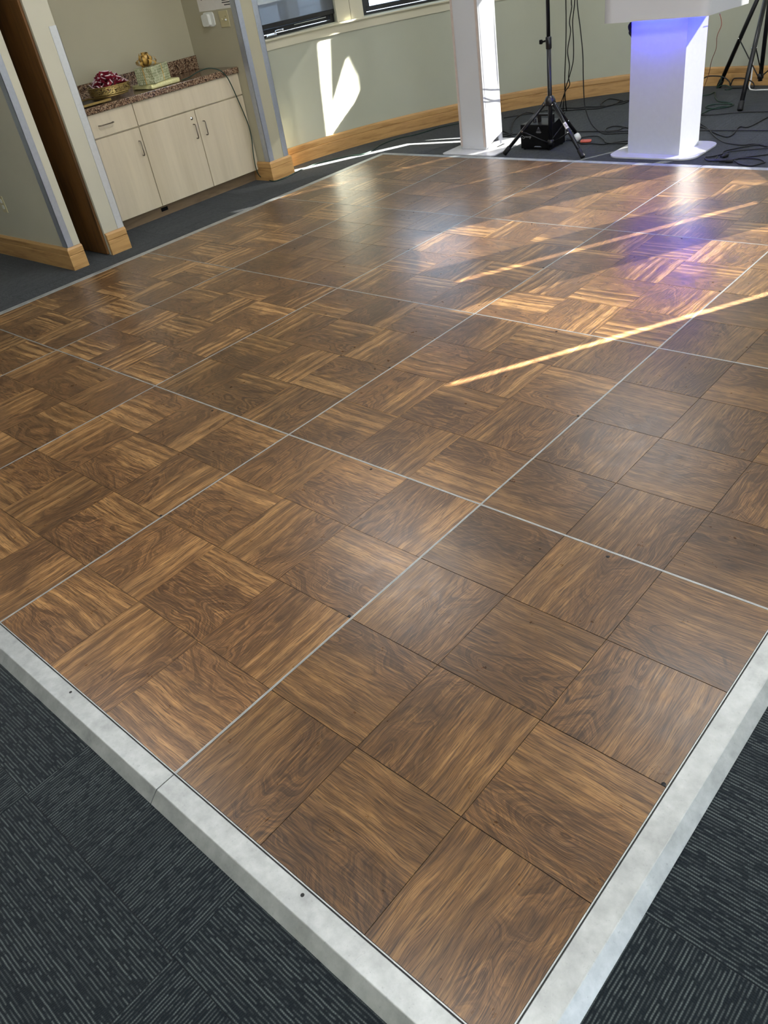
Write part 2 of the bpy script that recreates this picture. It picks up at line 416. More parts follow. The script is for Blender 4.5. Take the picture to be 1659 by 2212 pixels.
def glass():
    t = NT('window_glass'); tr = t.new('BsdfTransparent'); gl = t.new('BsdfGlossy'); gl.inputs['Roughness'].default_value = 0.02
    mx = t.new('MixShader'); mx.inputs[0].default_value = 0.08
    n = t.noise(t.coords(), 3, 1); tr.inputs['Color'].default_value = (0.95, 0.98, 1.0, 1)
    t.link(t.ramp(n, [(0.0, (0.93, 0.97, 1.0, 1)), (1.0, (0.96, 0.99, 1.0, 1))]), tr.inputs['Color'])
    t.link(tr.outputs[0], mx.inputs[1]); t.link(gl.outputs[0], mx.inputs[2]); t.link(mx.outputs[0], t.out.inputs['Surface']); return t.m
M_GLASS = glass()

def mesh_shade(name, open_):
    t = NT(name); tr = t.new('BsdfTransparent'); df = t.new('BsdfDiffuse'); df.inputs['Color'].default_value = srgb(112, 116, 118)
    tl = t.new('BsdfTranslucent'); tl.inputs['Color'].default_value = srgb(120, 124, 128)
    m1 = t.new('MixShader'); m1.inputs[0].default_value = 0.25; m2 = t.new('MixShader')
    x, y, z = t.sep(t.coords())
    n = t.noise(t.coords(), 220, 2)
    t.link(t.math('MULTIPLY', open_, t.math('ADD', 0.75, t.math('MULTIPLY', n, 0.5))), m2.inputs[0])
    t.link(df.outputs[0], m1.inputs[1]); t.link(tl.outputs[0], m1.inputs[2]); t.link(m1.outputs[0], m2.inputs[1]); t.link(tr.outputs[0], m2.inputs[2])
    t.link(m2.outputs[0], t.out.inputs['Surface']); return t.m
M_SHADE = mesh_shade('mesh_shade_cloth', 0.115)
M_SHADE_DENSE = mesh_shade('dense_shade_cloth', 0.010)  # openness differs per cloth to dose the sun through each window
M_SHADE_MID = mesh_shade('mid_shade_cloth', 0.085)
M_SHADE_LOOSE = mesh_shade('loose_shade_cloth', 0.28)
M_SHADE_OPEN = mesh_shade('open_shade_cloth', 0.13)
M_SIDING = plain('blue_grey_siding', srgb(120, 140, 168), 0.7)
M_POST = plain('slate_corner_board', srgb(72, 80, 92), 0.7)
M_STUCCO = plain('pale_outdoor_render', srgb(225, 225, 220), 0.9)

def led():
    t = NT('blue_led_strip'); e = t.new('Emission'); n = t.noise(t.coords(), 8, 1)
    t.link(t.ramp(n, [(0, (0.02, 0.03, 1.0, 1)), (1, (0.03, 0.04, 1.0, 1))]), e.inputs[0]); e.inputs[1].default_value = 125.0
    t.link(e.outputs[0], t.out.inputs['Surface']); return t.m
M_LED = led()

# ------------------------------------------------------------------ setting: the bay wall curve (plan), its windows
H = 0.025                                   # top of the dance floor above the carpet
CX = (0.002695, -0.028421, 0.198693, 0.070740, -5.316381)
CY = (-0.004500, 0.014905, -0.055631, 0.996867, 4.490776)
T0, ARC_R = 4.1, 2.9
def pv(c, t):
    r = 0.0
    for k in c: r = r * t + k
    return r
def dv(c, t):
    n = len(c) - 1; return sum(k * (n - i) * t ** (n - i - 1) for i, k in enumerate(c[:-1]))
def bay(t, off=0.0):
    """point on the bay's plan at arc length t, off metres outward of the skirting face, and the tangent"""
    if t <= T0:
        d = Vector((dv(CX, t), dv(CY, t))).normalized(); p = Vector((pv(CX, t), pv(CY, t)))
        return p + Vector((-d.y, d.x)) * off, d
    p, d = bay(T0); n = Vector((d.y, -d.x)); c = p + n * ARC_R
    a = math.atan2(-n.y, -n.x) - (t - T0) / ARC_R; e = Vector((math.cos(a), math.sin(a)))
    return c + e * (ARC_R + off), Vector((e.y, -e.x))
T_END = 7.54
CEIL = 2.75
# windows along the bay: t0, t1, sill, head
BAYW = [(-0.28, 0.72, 0.985, 2.05), (0.985, 1.985, 0.985, 2.05), (2.1, 3.2, 0.985, 2.05), (3.38, 4.12, 0.985, 2.05),
        (4.40, 4.72, 0.985, 2.25), (5.5, 6.06, 0.86, 1.78), (6.38, 6.98, 0.88, 1.95), (7.19, 7.29, 0.95, 1.84)]

def bay_wall():
    bm = BM()
    ts = sorted(set([round(-0.2 + 0.06 * i, 4) for i in range(int((T_END + 0.2) / 0.06) + 1)] + [T_END] + [w[k] for w in BAYW for k in (0, 1) if w[k] > -0.2]))
    zs = sorted(set([-0.02, 0.4, CEIL] + [w[k] for w in BAYW for k in (2, 3)]))
    solid = lambda i, k: 0 <= i < len(ts) - 1 and 0 <= k < len(zs) - 1 and not any(
        w[0] < (ts[i] + ts[i + 1]) / 2 < w[1] and w[2] < (zs[k] + zs[k + 1]) / 2 < w[3] for w in BAYW)
    cache = {}
    def v(i, k, o):
        if (i, k, o) not in cache:
            p, d = bay(ts[i], 0.02 if o == 0 else 0.12); cache[(i, k, o)] = bm.verts.new((p.x, p.y, zs[k]))
        return cache[(i, k, o)]
    for i in range(len(ts) - 1):
        for k in range(len(zs) - 1):
            if not solid(i, k): continue
            for o in (0, 1): bm.faces.new((v(i, k, o), v(i + 1, k, o), v(i + 1, k + 1, o), v(i, k + 1, o))).smooth = False
            if not solid(i - 1, k): bm.faces.new((v(i, k, 0), v(i, k, 1), v(i, k + 1, 1), v(i, k + 1, 0)))
            if not solid(i + 1, k): bm.faces.new((v(i + 1, k, 0), v(i + 1, k, 1), v(i + 1, k + 1, 1), v(i + 1, k + 1, 0)))
            if not solid(i, k - 1): bm.faces.new((v(i, k, 0), v(i + 1, k, 0), v(i + 1, k, 1), v(i, k, 1)))
            if not solid(i, k + 1): bm.faces.new((v(i, k + 1, 0), v(i + 1, k + 1, 0), v(i + 1, k + 1, 1), v(i, k + 1, 1)))
    return obj('wall_bay', bm, M_WALL, kind='structure')
WALL_BAY = bay_wall()

def sweep(prof, t0, t1, step=0.05, mi=0, bm=None):
    """extrude a profile of (inward offset, z) along the bay; offset 0 is the wall paint, positive is into the room"""
    bm = bm or BM(); n = max(1, int((t1 - t0) / step)); rows = []
    for i in range(n + 1):
        t = t0 + (t1 - t0) * i / n
        rows.append([bm.verts.new((*bay(t, 0.02 - o)[0], z)) for o, z in prof])
    m = len(prof)
    for i in range(n):
        for k in range(m): bm.faces.new((rows[i][k], rows[i][(k + 1) % m], rows[i + 1][(k + 1) % m], rows[i + 1][k])).material_index = mi
    bm.faces.new(rows[0]); bm.faces.new(rows[-1][::-1])
    return bm
BASE_PROF = [(0, 0), (0.02, 0), (0.02, 0.093), (0.0165, 0.096), (0.0165, 0.099), (0.02, 0.102), (0.02, 0.135), (0.010, 0.148), (0, 0.148)]
for i, (a, b) in enumerate(((-0.06, 2.78), (2.781, 7.5))):
    obj('baseboard_bay', sweep(BASE_PROF, a, b), M_OAK, kind='structure')
sill = obj('trim_1', sweep([(-0.1, 0.962), (0.034, 0.962), (0.037, 0.966), (0.037, 0.974), (0.034, 0.978), (-0.1, 0.984)], -0.15, 4.3), M_CASING, kind='structure')
sill['label'] = 'cream window sill running round the bay'
apron = obj('trim_2', sweep([(0.0, 0.898), (0.012, 0.898), (0.012, 0.962), (0.0, 0.962)], -0.15, 4.3), M_CASING, kind='structure')
for a, b in ((0.725, 0.857), (0.861, 0.98), (1.99, 2.095), (3.205, 3.375)):
    obj('casing_board', sweep([(-0.02, 0.978), (0.012, 0.978), (0.012, 2.1), (-0.02, 2.1)], a, b), M_CASING, WALL_BAY)

def chord(t0, t1, off):
    p0 = bay(t0, off)[0]; p1 = bay(t1, off)[0]; u = (p1 - p0); L = u.length; u.normalize(); n = Vector((-u.y, u.x))
    M4 = Matrix(((u.x, n.x, 0, p0.x), (u.y, n.y, 0, p0.y), (0, 0, 1, 0), (0, 0, 0, 1)))
    return M4, L                            # local x along the window, y outward, z up

def window(i, t0, t1, z0, z1, hem, pane_glass=True):
    M4, L = chord(t0, t1, 0.085)
    w = bpy.data.objects.new('window_%d' % i, None); C.objects.link(w); w.matrix_world = M4; w['kind'] = 'structure'
    fw = 0.045
    bm = BM(); box(bm, 0, fw, -0.03, 0.03, z0, z1); box(bm, L - fw, L, -0.03, 0.03, z0, z1)
    box(bm, fw, L - fw, -0.03, 0.03, z0, z0 + 0.018); box(bm, fw, L - fw, -0.03, 0.03, z1 - 0.045, z1)
    obj('frame', bm, M_BRONZE, w, (0, 0, 0))
    bm = BM(); s = 0.036; a, b, c, d = fw + 0.004, L - fw - 0.004, z0 + 0.022, z1 - 0.05
    box(bm, a, b, -0.012, 0.022, c, c + s, 0.003); box(bm, a, b, -0.012, 0.022, d - s, d); box(bm, a, a + s, -0.012, 0.022, c + s, d - s); box(bm, b - s, b, -0.012, 0.022, c + s, d - s)
    sash = obj('sash', bm, M_BRONZE, w, (0, 0, 0))
    bm = BM(); box(bm, a + s * 0.7, b - s * 0.7, 0.006, 0.010, c + s * 0.7, d - s * 0.7); obj('pane', bm, M_GLASS, sash, (0, 0, 0))
    if hem:
        bm = BM(); box(bm, 0.03, L - 0.008, -0.046, -0.044, hem + 0.02, z1 - 0.02); sh = obj('roller_shade', bm, M_SHADE_OPEN, w, (0, 0, 0))
        bm = BM(); box(bm, 0.03, L - 0.006, -0.052, -0.038, hem, hem + 0.034, 0.004); obj('hem_bar', bm, M_BRONZE, sh, (0, 0, 0))
    return w, L
w1, L1 = window(1, *BAYW[0], 1.046)
w2, L2 = window(2, *BAYW[1], 1.30)
# crank handle of the first window
crank = bpy.data.objects.new('crank_handle', None)
bm = BM(); box(bm, 0.30, 0.40, -0.060, -0.028, 0.990, 1.004, 0.005, seg=2)
tube(bm, spline([(0.385, -0.052, 1.003), (0.388, -0.058, 1.018), (0.405, -0.062, 1.024), (0.452, -0.066, 1.022)], 5), 0.0042)
lathe(bm, [(0.001, 1.012), (0.007, 1.014), (0.009, 1.021), (0.007, 1.029), (0.001, 1.031)], 12, (0.458, -0.067))
obj('crank_handle', bm, M_CHROME, w1, (0, 0, 0))['label'] = 'chrome crank handle'
bm = BM(); box(bm, 0.60, 0.93, -0.032, -0.026, 1.031, 1.035); obj('sash_track', bm, M_CHROME, w1, (0, 0, 0))

# the remaining windows of the bay, unseen; openings and shade gaps shaped to place the sun patches
def unseen_window(i, M4, L, z0, z1, quads, m=None):
    w = bpy.data.objects.new('window_%d' % i, None); C.objects.link(w); w.matrix_world = M4; w['kind'] = 'structure'
    bm = BM(); f = 0.02
    box(bm, 0, L, -0.02, 0.02, z0 - 0.03, z0); box(bm, 0, L, -0.02, 0.02, z1, z1 + 0.03); box(bm, -f, 0, -0.02, 0.02, z0 - 0.03, z1 + 0.03); box(bm, L, L + f, -0.02, 0.02, z0 - 0.03, z1 + 0.03)
    obj('frame', bm, M_BRONZE, w, (0, 0, 0))
    bm = BM()
    for a, b, c, d in quads: bm.faces.new([bm.verts.new(p) for p in ((a, 0, c), (b, 0, c), (b, 0, d), (a, 0, d))])
    obj('roller_shade', bm, m or M_SHADE, w, (0, 0, 0)); return w
def pin(poly, x, z):
    r = False; j = len(poly) - 1
    for i in range(len(poly)):
        if (poly[i][1] > z) != (poly[j][1] > z) and x < (poly[j][0] - poly[i][0]) * (z - poly[i][1]) / (poly[j][1] - poly[i][1]) + poly[i][0]: r = not r
        j = i
    return r
# third window: unseen, its shade cut with holes shaped to throw the wall's sun patches
t0, t1, z0, z1 = BAYW[2]
SUN_HOLES = [[(2.800, 1.935), (2.706, 1.85), (2.782, 1.40), (2.84, 1.24), (2.858, 1.284), (2.830, 1.659)],
        [(2.595, 1.575), (2.543, 1.341), (2.543, 1.205), (2.838, 1.235), (2.848, 1.289), (2.778, 1.41), (2.696, 1.482)],
        [(2.735, 1.91), (2.674, 1.86), (2.625, 1.825), (2.628, 1.795), (2.676, 1.826)]]
w = bpy.data.objects.new('window_3', None); C.objects.link(w); w['kind'] = 'structure'
bm = BM(); nx, nz = 220, 212; V = {}
def gv(i, k):
    if (i, k) not in V:
        t = t0 + (t1 - t0) * i / nx; p = bay(t, 0.08)[0]; V[(i, k)] = bm.verts.new((p.x, p.y, z0 + (z1 - z0) * k / nz))
    return V[(i, k)]
for i in range(nx):
    for k in range(nz):
        tc, zc = t0 + (t1 - t0) * (i + 0.5) / nx, z0 + (z1 - z0) * (k + 0.5) / nz
        if not any(pin(p, tc, zc) for p in SUN_HOLES): bm.faces.new((gv(i, k), gv(i + 1, k), gv(i + 1, k + 1), gv(i, k + 1)))
obj('roller_shade', bm, M_SHADE_DENSE, w)
M4, L = chord(3.38, 4.12, 0.08); s4 = L / 0.74
unseen_window(4, M4, L, 1.076, 2.05, [(0.228, L, 1.124, 2.05), (0, 0.122, 1.076, 2.05)], M_SHADE_DENSE)
for i, k in ((5, 4), (6, 5), (7, 6), (8, 7)):
    a, b, c, d = BAYW[k]; M4, L = chord(a, b, 0.08); unseen_window(i, M4, L, c, d, [(0, L, c, d)], M_SHADE_MID if k in (4, 5) else (M_SHADE_LOOSE if k == 7 else None))

# ------------------------------------------------------------------ setting: straight walls, ceiling, floor
def block(name, x0, x1, y0, y1, z0=-0.02, z1=CEIL, m=None, kind='structure'):
    bm = BM(); box(bm, x0, x1, y0, y1, z0, z1); return obj(name, bm, m or M_WALL, kind=kind)
pend, dend = bay(T_END, 0.02); YF = pend.y; XF = pend.x
A1 = block('wall_left', -8.0, -4.925, 2.065, 2.16, m=M_WALL_CREAM)
B1 = block('wall_pier', -6.6, -4.925, 2.354, 2.513, m=M_WALL_CREAM)
block('wall_pocket', -6.7, -6.6, 2.16, 2.4)
block('wall_alcove', -5.95, -5.80, 2.513, 4.11, m=M_WALL_TAUPE)
C1 = block('wall_column', -6.2, -5.14, 4.11, 4.318, m=M_WALL_TAUPE)  # taupe puts the side face's brownish shade into the paint
block('wall_far_left', -8.1, -8.0, -5.0, 2.16)
block('wall_back', -8.1, 4.6, -5.1, -5.0)
soff = block('trim_3', -5.80, -5.16, 2.513, 4.11, 1.95, CEIL)
# right-hand wall with a wide glazed opening
bm = BM(); Y0, Y1, Z0, Z1 = -3.5, 2.1, 0.12, 2.5
box(bm, 4.5, 4.6, -5.0, Y0, -0.02, CEIL); box(bm, 4.5, 4.6, Y1, YF + 0.1, -0.02, CEIL); box(bm, 4.5, 4.6, Y0, Y1, -0.02, Z0); box(bm, 4.5, 4.6, Y0, Y1, Z1, CEIL)
obj('wall_right', bm, M_WALL, kind='structure')
# front wall right of the bay, its unseen window shaped to throw the floor's sun streak
xo = lambda o: (0.5150 * (YF + 0.05) - o) / 0.8572
wx0, wx1 = xo(2.93), xo(2.207); ws = xo(2.239)
bm = BM(); box(bm, XF, wx0 - 0.02, YF, YF + 0.1, -0.02, CEIL); box(bm, wx1 + 0.15, 4.6, YF, YF + 0.1, -0.02, CEIL); box(bm, wx0 - 0.02, wx1 + 0.15, YF, YF + 0.1, -0.02, 0.98); box(bm, wx0 - 0.02, wx1 + 0.15, YF, YF + 0.1, 2.205, CEIL)
obj('wall_front', bm, M_WALL, kind='structure')
w9 = bpy.data.objects.new('window_9', None); C.objects.link(w9); w9['kind'] = 'structure'; w9.location = (0, YF + 0.05, 0)
bm = BM(); bm.faces.new([bm.verts.new(p) for p in ((wx0, 0, 0.98), (ws, 0, 0.98), (ws, 0, 1.9), (wx0, 0, 1.9))]); obj('roller_shade', bm, M_SHADE, w9, (0, 0, 0))
bm = BM(); box(bm, wx1, wx1 + 0.15, -0.004, 0.004, 0.98, 2.205); obj('streak_mask', bm, M_BRONZE, w9, (0, 0, 0))  # added strip, bounds the slit that throws the bright streak
bm = BM(); box(bm, wx0 - 0.02, ws, -0.01, 0.01, 1.86, 2.205); obj('patch_mask', bm, M_BRONZE, w9, (0, 0, 0))  # added opaque panel, cuts the soft sun patch short
bm = BM(); prism(bm, [(-8.1, -5.1), (4.6, -5.1), (4.6, YF + 0.1), (XF + 0.1, YF + 0.1)] + [tuple(bay(T_END - 0.25 * i, 0.12)[0]) for i in range(31)] + [(-6.7, 4.35), (-8.1, 4.35)], CEIL, CEIL + 0.1); obj('ceiling', bm, M_CEIL, kind='structure')

bm = BM(); box(bm, -8.0, 4.5, -5.0, 8.0, -0.06, -0.006); FLOOR = obj('floor', bm, M_CORE, kind='structure')
bm = BM(); TS = 0.61; box(bm, -TS / 2 + 0.0002, TS / 2 - 0.0002, -TS / 2 + 0.0002, TS / 2 - 0.0002, -0.006, 0.0, 0.0006)
tile0 = None
def in_room(x, y):
    if y < 2.1: return -7.9 < x < 4.4
    if x < -5.95 and y < 4.4: return False
    if y > 4.4:
        c = Vector((-2.66, 4.55)); return (Vector((x, y)) - c).length < 3.15
    return x < 4.4
tiles = []
for i in range(-12, 4):
    for j in range(-3, 13):
        cx_, cy_ = -0.587 + TS * (i + 0.5), -0.25 + TS * (j + 0.5)
        if not in_room(cx_, cy_): continue
        if -4.6 < cx_ - 0.305 and cx_ + 0.305 < 0.0 and cy_ - 0.305 > 0.0 and cy_ + 0.305 < 4.9: continue
        if cy_ < -1.2 or (cx_ > 1.4) or (cx_ > -0.2 and cy_ > 5.8): continue
        if cx_ < -2.2 and cy_ < -0.4 and cx_ > -4.4: continue
        tiles.append((i, j, cx_, cy_))
for q, (i, j, cx_, cy_) in enumerate(tiles):
    if tile0 is None: tile0 = o = obj('carpet_tile', bm, M_CARPET, FLOOR, (cx_, cy_, 0))
    else:
        o = tile0.copy(); C.objects.link(o); o.parent = FLOOR; o.location = (cx_, cy_, 0)
    along_y = (i + j) % 2 == 1
    o.rotation_euler = (0, 0, (PI / 2 if along_y else 0) + (PI if random.random() < 0.5 else 0))

# skirting blocks round the pier ends and along the left wall
def base_run(pts, name, parent=None):
    """skirting along a polyline of wall-face corners (plan), thickness to the right-hand side of travel"""
    bm = BM(); n = len(pts); rows = []
    for i, p in enumerate(pts):
        p = Vector(p); nn = []
        if i > 0: d = (p - Vector(pts[i - 1])).normalized(); nn.append(Vector((d.y, -d.x)))
        if i < n - 1: d = (Vector(pts[i + 1]) - p).normalized(); nn.append(Vector((d.y, -d.x)))
        m = nn[0] if len(nn) == 1 else (nn[0] + nn[1]) / (1 + nn[0].dot(nn[1]))
        rows.append([bm.verts.new((p.x + m.x * o, p.y + m.y * o, z)) for o, z in BASE_PROF])
    k = len(BASE_PROF)
    for i in range(n - 1):
        for a in range(k): bm.faces.new((rows[i][a], rows[i][(a + 1) % k], rows[i + 1][(a + 1) % k], rows[i + 1][a]))
    bm.faces.new(rows[0]); bm.faces.new(rows[-1][::-1])
    return obj(name, bm, M_OAK, parent, kind='structure')
base_run([(-7.9, 2.065), (-4.925, 2.065), (-4.925, 2.16)], 'baseboard_left')
base_run([(-4.925, 2.354), (-4.925, 2.513)], 'baseboard_pier')
base_run([(-5.35, 4.11), (-5.14, 4.11), (-5.14, 4.318), (-5.30, 4.318)], 'baseboard_column')

def guard(parent, boxes, m=M_GUARD):
    bm = BM()
    for b in boxes: box(bm, *b, 0.001)
    obj('corner_guard', bm, m, parent)
g = 0.004
guard(A1, [(-4.925, -4.925 + g, 2.061, 2.108, 0.148, 1.372), (-4.985, -4.925 + g, 2.061, 2.065, 0.148, 1.372)])
guard(B1, [(-4.925, -4.925 + g, 2.465, 2.517, 0.148, 1.372), (-4.975, -4.925 + g, 2.513, 2.517, 0.148, 1.372)], M_GUARD_W)
guard(C1, [(-5.14, -5.14 + g, 4.106, 4.158, 0.148, 1.372), (-5.195, -5.14 + g, 4.106, 4.11, 0.148, 1.372)])
guard(C1, [(-5.14, -5.14 + g, 4.27, 4.322, 0.148, 1.372), (-5.195, -5.14 + g, 4.318, 4.322, 0.148, 1.372)])
bm = BM(); box(bm, -6.1, -4.945, 2.336, 2.354, 0.006, 2.1, 0.002); d1 = obj('door_1', bm, M_DOOR, kind='structure')

# neighbouring house seen through the bay windows
house = thing('neighbouring_house', 'blue grey clapboard house outside the bay window', 'building', (-9.4, 8.2, -0.6))
bm = BM(); box(bm, -0.3, -0.02, -4, 5, 0, 4.5); obj('wall', bm, M_SIDING, house, (0, 0, 0))
bm = BM(); box(bm, -0.02, 0.0, -4.0, 5.0, 0, 0.16, 0); pl = bm
box(bm, -0.02, 0.05, 0.23, 0.44, 0, 4.5, mi=0)
obj('corner_board', bm, M_POST, house, (0, 0, 0))
bm = BM(); box(bm, -0.02, 0.03, -4.0, 0.22, 1.60, 2.6); obj('sunlit_band', bm, M_STUCCO, house, (0, 0, 0))  # pale panel puts the bright sunlit band into the colour
plank = None
for k in range(30):
    if plank is None:
        bm = BM(); v = [bm.verts.new(p) for p in ((0, 0.44, 0), (0.02, 0.44, 0), (0.004, 0.44, 0.1), (0, 0.44, 0.1), (0, 5.0, 0), (0.02, 5.0, 0), (0.004, 5.0, 0.1), (0, 5.0, 0.1))]
        for f in ((0, 1, 2, 3), (4, 7, 6, 5), (0, 4, 5, 1), (1, 5, 6, 2), (2, 6, 7, 3), (0, 3, 7, 4)): bm.faces.new([v[i] for i in f])
        plank = obj('siding_plank', bm, M_SIDING, house, (-0.02, 0, 0.16))
    else:
        o = plank.copy(); C.objects.link(o); o.parent = house; o.location = (-0.02, 0, 0.16 + 0.1 * k)
block('ground', -30, 30, -5, 40, -0.75, -0.7, M_STUCCO)

# ------------------------------------------------------------------ dance floor: panels > tiles, edge ramps
DF = thing('dance_floor', 'portable walnut parquet dance floor with aluminium edges laid on carpet', 'dance floor', (0, 0, 0))
PW, PL = 0.9144, 1.2192
AW = 0.0026; TW = 0.3012
bm = BM(); box(bm, -TW / 2, TW / 2, -TW / 2, TW / 2, -0.004, 0.0)
TINT = {0: (0.80, 0.82, 0.80), 1: (1.02, 0.98, 0.92), 2: (1.0, 0.97, 0.92), 3: (1.0, 0.96, 0.90), 4: (0.98, 0.95, 0.90)}
PANEL_TINT = {(0, 0): (0.76, 0.73, 0.64), (0, 1): (0.70, 0.68, 0.64), (1, 0): (1.08, 1.02, 0.92), (2, 0): (1.05, 1.0, 0.92), (2, 1): (0.86, 0.84, 0.78), (4, 1): (0.98, 0.95, 0.9), (3, 2): (0.82, 0.8, 0.78)}
first_tile = None
for i in range(5):
    for j in range(4):
        dark = i == 0 or (i, j) in ((3, 2), (2, 3), (3, 3))
        pb = BM(); x1, x0, y0, y1 = -0.0005, -PW + 0.0005, 0.0005, PL - 0.0005
        box(pb, x0 + AW, x1 - AW, y0 + AW, y1 - AW, 0.001, H - 0.0035, mi=0)
        for b in ((x0, x1, y0, y0 + AW), (x0, x1, y1 - AW, y1), (x0, x0 + AW, y0 + AW, y1 - AW), (x1 - AW, x1, y0 + AW, y1 - AW)):
            box(pb, *b, 0.001, H + 0.0004, mi=1)
        P = obj('floor_panel', pb, [M_CORE if dark else M_CORE2, M_ALU], DF, (-i * PW, j * PL, 0))
        gx, gy = (PW - 0.001 - 2 * AW) / 3, (PL - 0.001 - 2 * AW) / 4
        par = 1 if (i, j) == (0, 1) else 0
        for k in range(3):
            for r in range(4):
                if first_tile is None: first_tile = o = obj('wood_tile', bm, M_TILE, P)
                else: o = first_tile.copy(); C.objects.link(o); o.parent = P
                o.location = (x1 - AW - gx * (k + 0.5), y0 + AW + gy * (r + 0.5), H)
                along_y = ((3 * i + k) + (4 * j + r) + par) % 2 == 0
                o.rotation_euler = (0, 0, (PI / 2 if along_y else 0) + (PI if random.random() < 0.5 else 0))
                f = random.uniform(0.93, 1.07); tn = PANEL_TINT.get((i, j), TINT[i]); o.color = (tn[0] * f, tn[1] * f, tn[2] * f, {(1, 0): 0.4, (2, 0): 0.45, (1, 1): 0.5, (2, 1): 0.6, (3, 0): 0.5}.get((i, j), 0.25 if i == 0 else (0.3 if (i, j) in ((3, 2), (2, 3), (3, 3)) else 0.8)))
                if not dark: o.scale = (1.0018, 1.0018, 1)
        for hx, hy in ((-PW / 2, PL - 0.023), (-0.0105, PL / 2 + 0.004)):
            hb = BM(); lathe(hb, [(0.0052, H + 0.0002), (0.0050, H + 0.0006), (0.0001, H + 0.0006)], 14, mi=0); obj('lock_socket', hb, M_HOLE, P, (hx, hy, 0))

def ramp(fn, s0, s1, c0, c1, gap, hole=True):
    """one length of aluminium edge; fn(s, d, z) maps along/outward/up to the floor's coordinates"""
    prof = [(gap, 0.001), (gap, H - 0.001), (gap + 0.001, H), (0.050, H), (0.0515, H - 0.0003), (0.053, H - 0.0011), (0.0545, H - 0.0025), (0.0775, 0.0015), (0.0775, 0.0005)]
    bm = BM(); A = [bm.verts.new(fn(s0 + 0.0014 - (d if c0 else 0), d, z)) for d, z in prof]; B = [bm.verts.new(fn(s1 - 0.0014 + (d if c1 else 0), d, z)) for d, z in prof]
    n = len(prof)
    for k in range(n):
        f = bm.faces.new((A[k], A[(k + 1) % n], B[(k + 1) % n], B[k])); f.smooth = False
    bm.faces.new(A); bm.faces.new(B[::-1])
    if hole:
        sc = (s0 + s1) / 2; ring = [bm.verts.new(fn(sc + 0.0042 * math.cos(a * PI / 6), 0.0155 + 0.0042 * math.sin(a * PI / 6), H + 0.0003)) for a in range(12)]
        bm.faces.new(ring).material_index = 1
        # rubber seal between ramp and panel
    q = [bm.verts.new(fn(s, d, H - 0.002)) for s, d in ((s0, 0.0), (s1, 0.0), (s1, gap), (s0, gap))]; bm.faces.new(q).material_index = 1
    return obj('edge_ramp', bm, [M_ALU, M_HOLE], DF, (0, 0, 0))
for i in range(5): ramp(lambda s, d, z: (-s, -d, z), i * PW, (i + 1) * PW, i == 0, i == 4, 0.0022)
for j in range(4): ramp(lambda s, d, z: (d, s, z), j * PL, (j + 1) * PL, j == 0, j == 3, 0.0020, False)
for i in range(5): ramp(lambda s, d, z: (-s, 4 * PL + d, z), i * PW, (i + 1) * PW, i == 0, i == 4, 0.002, False)
for j in range(4): ramp(lambda s, d, z: (-5 * PW - d, s, z), j * PL, (j + 1) * PL, j == 0, j == 3, 0.002, False)

# ------------------------------------------------------------------ alcove: cabinet, worktop and what stands on it
XD = -5.291                                 # plane of the cabinet's door faces
cab = thing('base_cabinet', 'pale maple base cabinet with three doors built into the alcove', 'cabinet', (-5.55, 3.31, 0))
def cb(x0, x1, y0, y1, z0, z1): return (x0 + 5.55, x1 + 5.55, y0 - 3.31, y1 - 3.31, z0, z1)
bm = BM(); box(bm, *cb(-5.798, XD - 0.020, 2.516, 4.107, 0.084, 0.815)); obj('body', bm, M_MAPLE, cab, (0, 0, 0))
bm = BM(); box(bm, *cb(-5.798, -5.352, 2.516, 4.09, 0.0, 0.084)); tk = obj('toe_kick', bm, M_TOE, cab, (0, 0, 0))
bm = BM(); box(bm, *cb(-5.352, -5.346, 3.105, 3.165, 0.036, 0.062)); obj('vent_slot', bm, M_BLACKM, tk, (0, 0, 0))
def front(name, y0, y1, z0, z1):
    bm = BM(); box(bm, *cb(XD - 0.019, XD, y0, y1, z0, z1), 0.0012); return obj(name, bm, M_MAPLE, cab, (0, 0, 0))
dr = front('drawer_front', 2.520, 3.090, 0.662, 0.812)
front('false_front', 3.096, 4.104, 0.662, 0.812)
dA = front('door', 2.520, 3.090, 0.088, 0.653); dB = front('door', 3.096, 3.606, 0.088, 0.653); dC = front('door', 3.613, 4.104, 0.088, 0.653)
def pull(parent, y, z, vert, ln=0.1):
    bm = BM(); e = ln / 2; k = 0.026
    pts = [(0, -e), (k * 0.8, -e), (k, -e * 0.86), (k, e * 0.86), (k * 0.8, e), (0, e)]
    pts = [(XD + 5.55 + a, y - 3.31 + (0 if vert else b), z + (b if vert else 0)) for a, b in pts]
    tube(bm, pts, 0.0036, 8); obj('handle', bm, M_NICKEL, parent, (0, 0, 0))
pull(dr, 2.837, 0.735, False, 0.115); pull(dA, 3.056, 0.518, True); pull(dB, 3.567, 0.512, True); pull(dC, 3.664, 0.514, True)
bm = BM(); lathe(bm, [(0.0001, 0.006), (0.006, 0.006), (0.0065, 0.003), (0.011, 0.003), (0.012, 0)], 18)
obj('lock', bm, M_CHROME, dB, (XD + 5.55, 3.566 - 3.31, 0.604), (0, PI / 2, 0))
top = thing('granite_worktop', 'speckled brown granite worktop with backsplash above the maple cabinet', 'worktop', (-5.55, 3.31, 0.815))
bm = BM(); box(bm, -0.249, 0.277, -0.796, 0.799, 0.0, 0.042, 0.004, seg=2); obj('slab', bm, M_GRANITE, top, (0, 0, 0))
bm = BM(); box(bm, -0.249, -0.229, -0.796, 0.798, 0.042, 0.140, 0.002); obj('backsplash', bm, M_GRANITE, top, (0, 0, 0))
ZT = 0.857
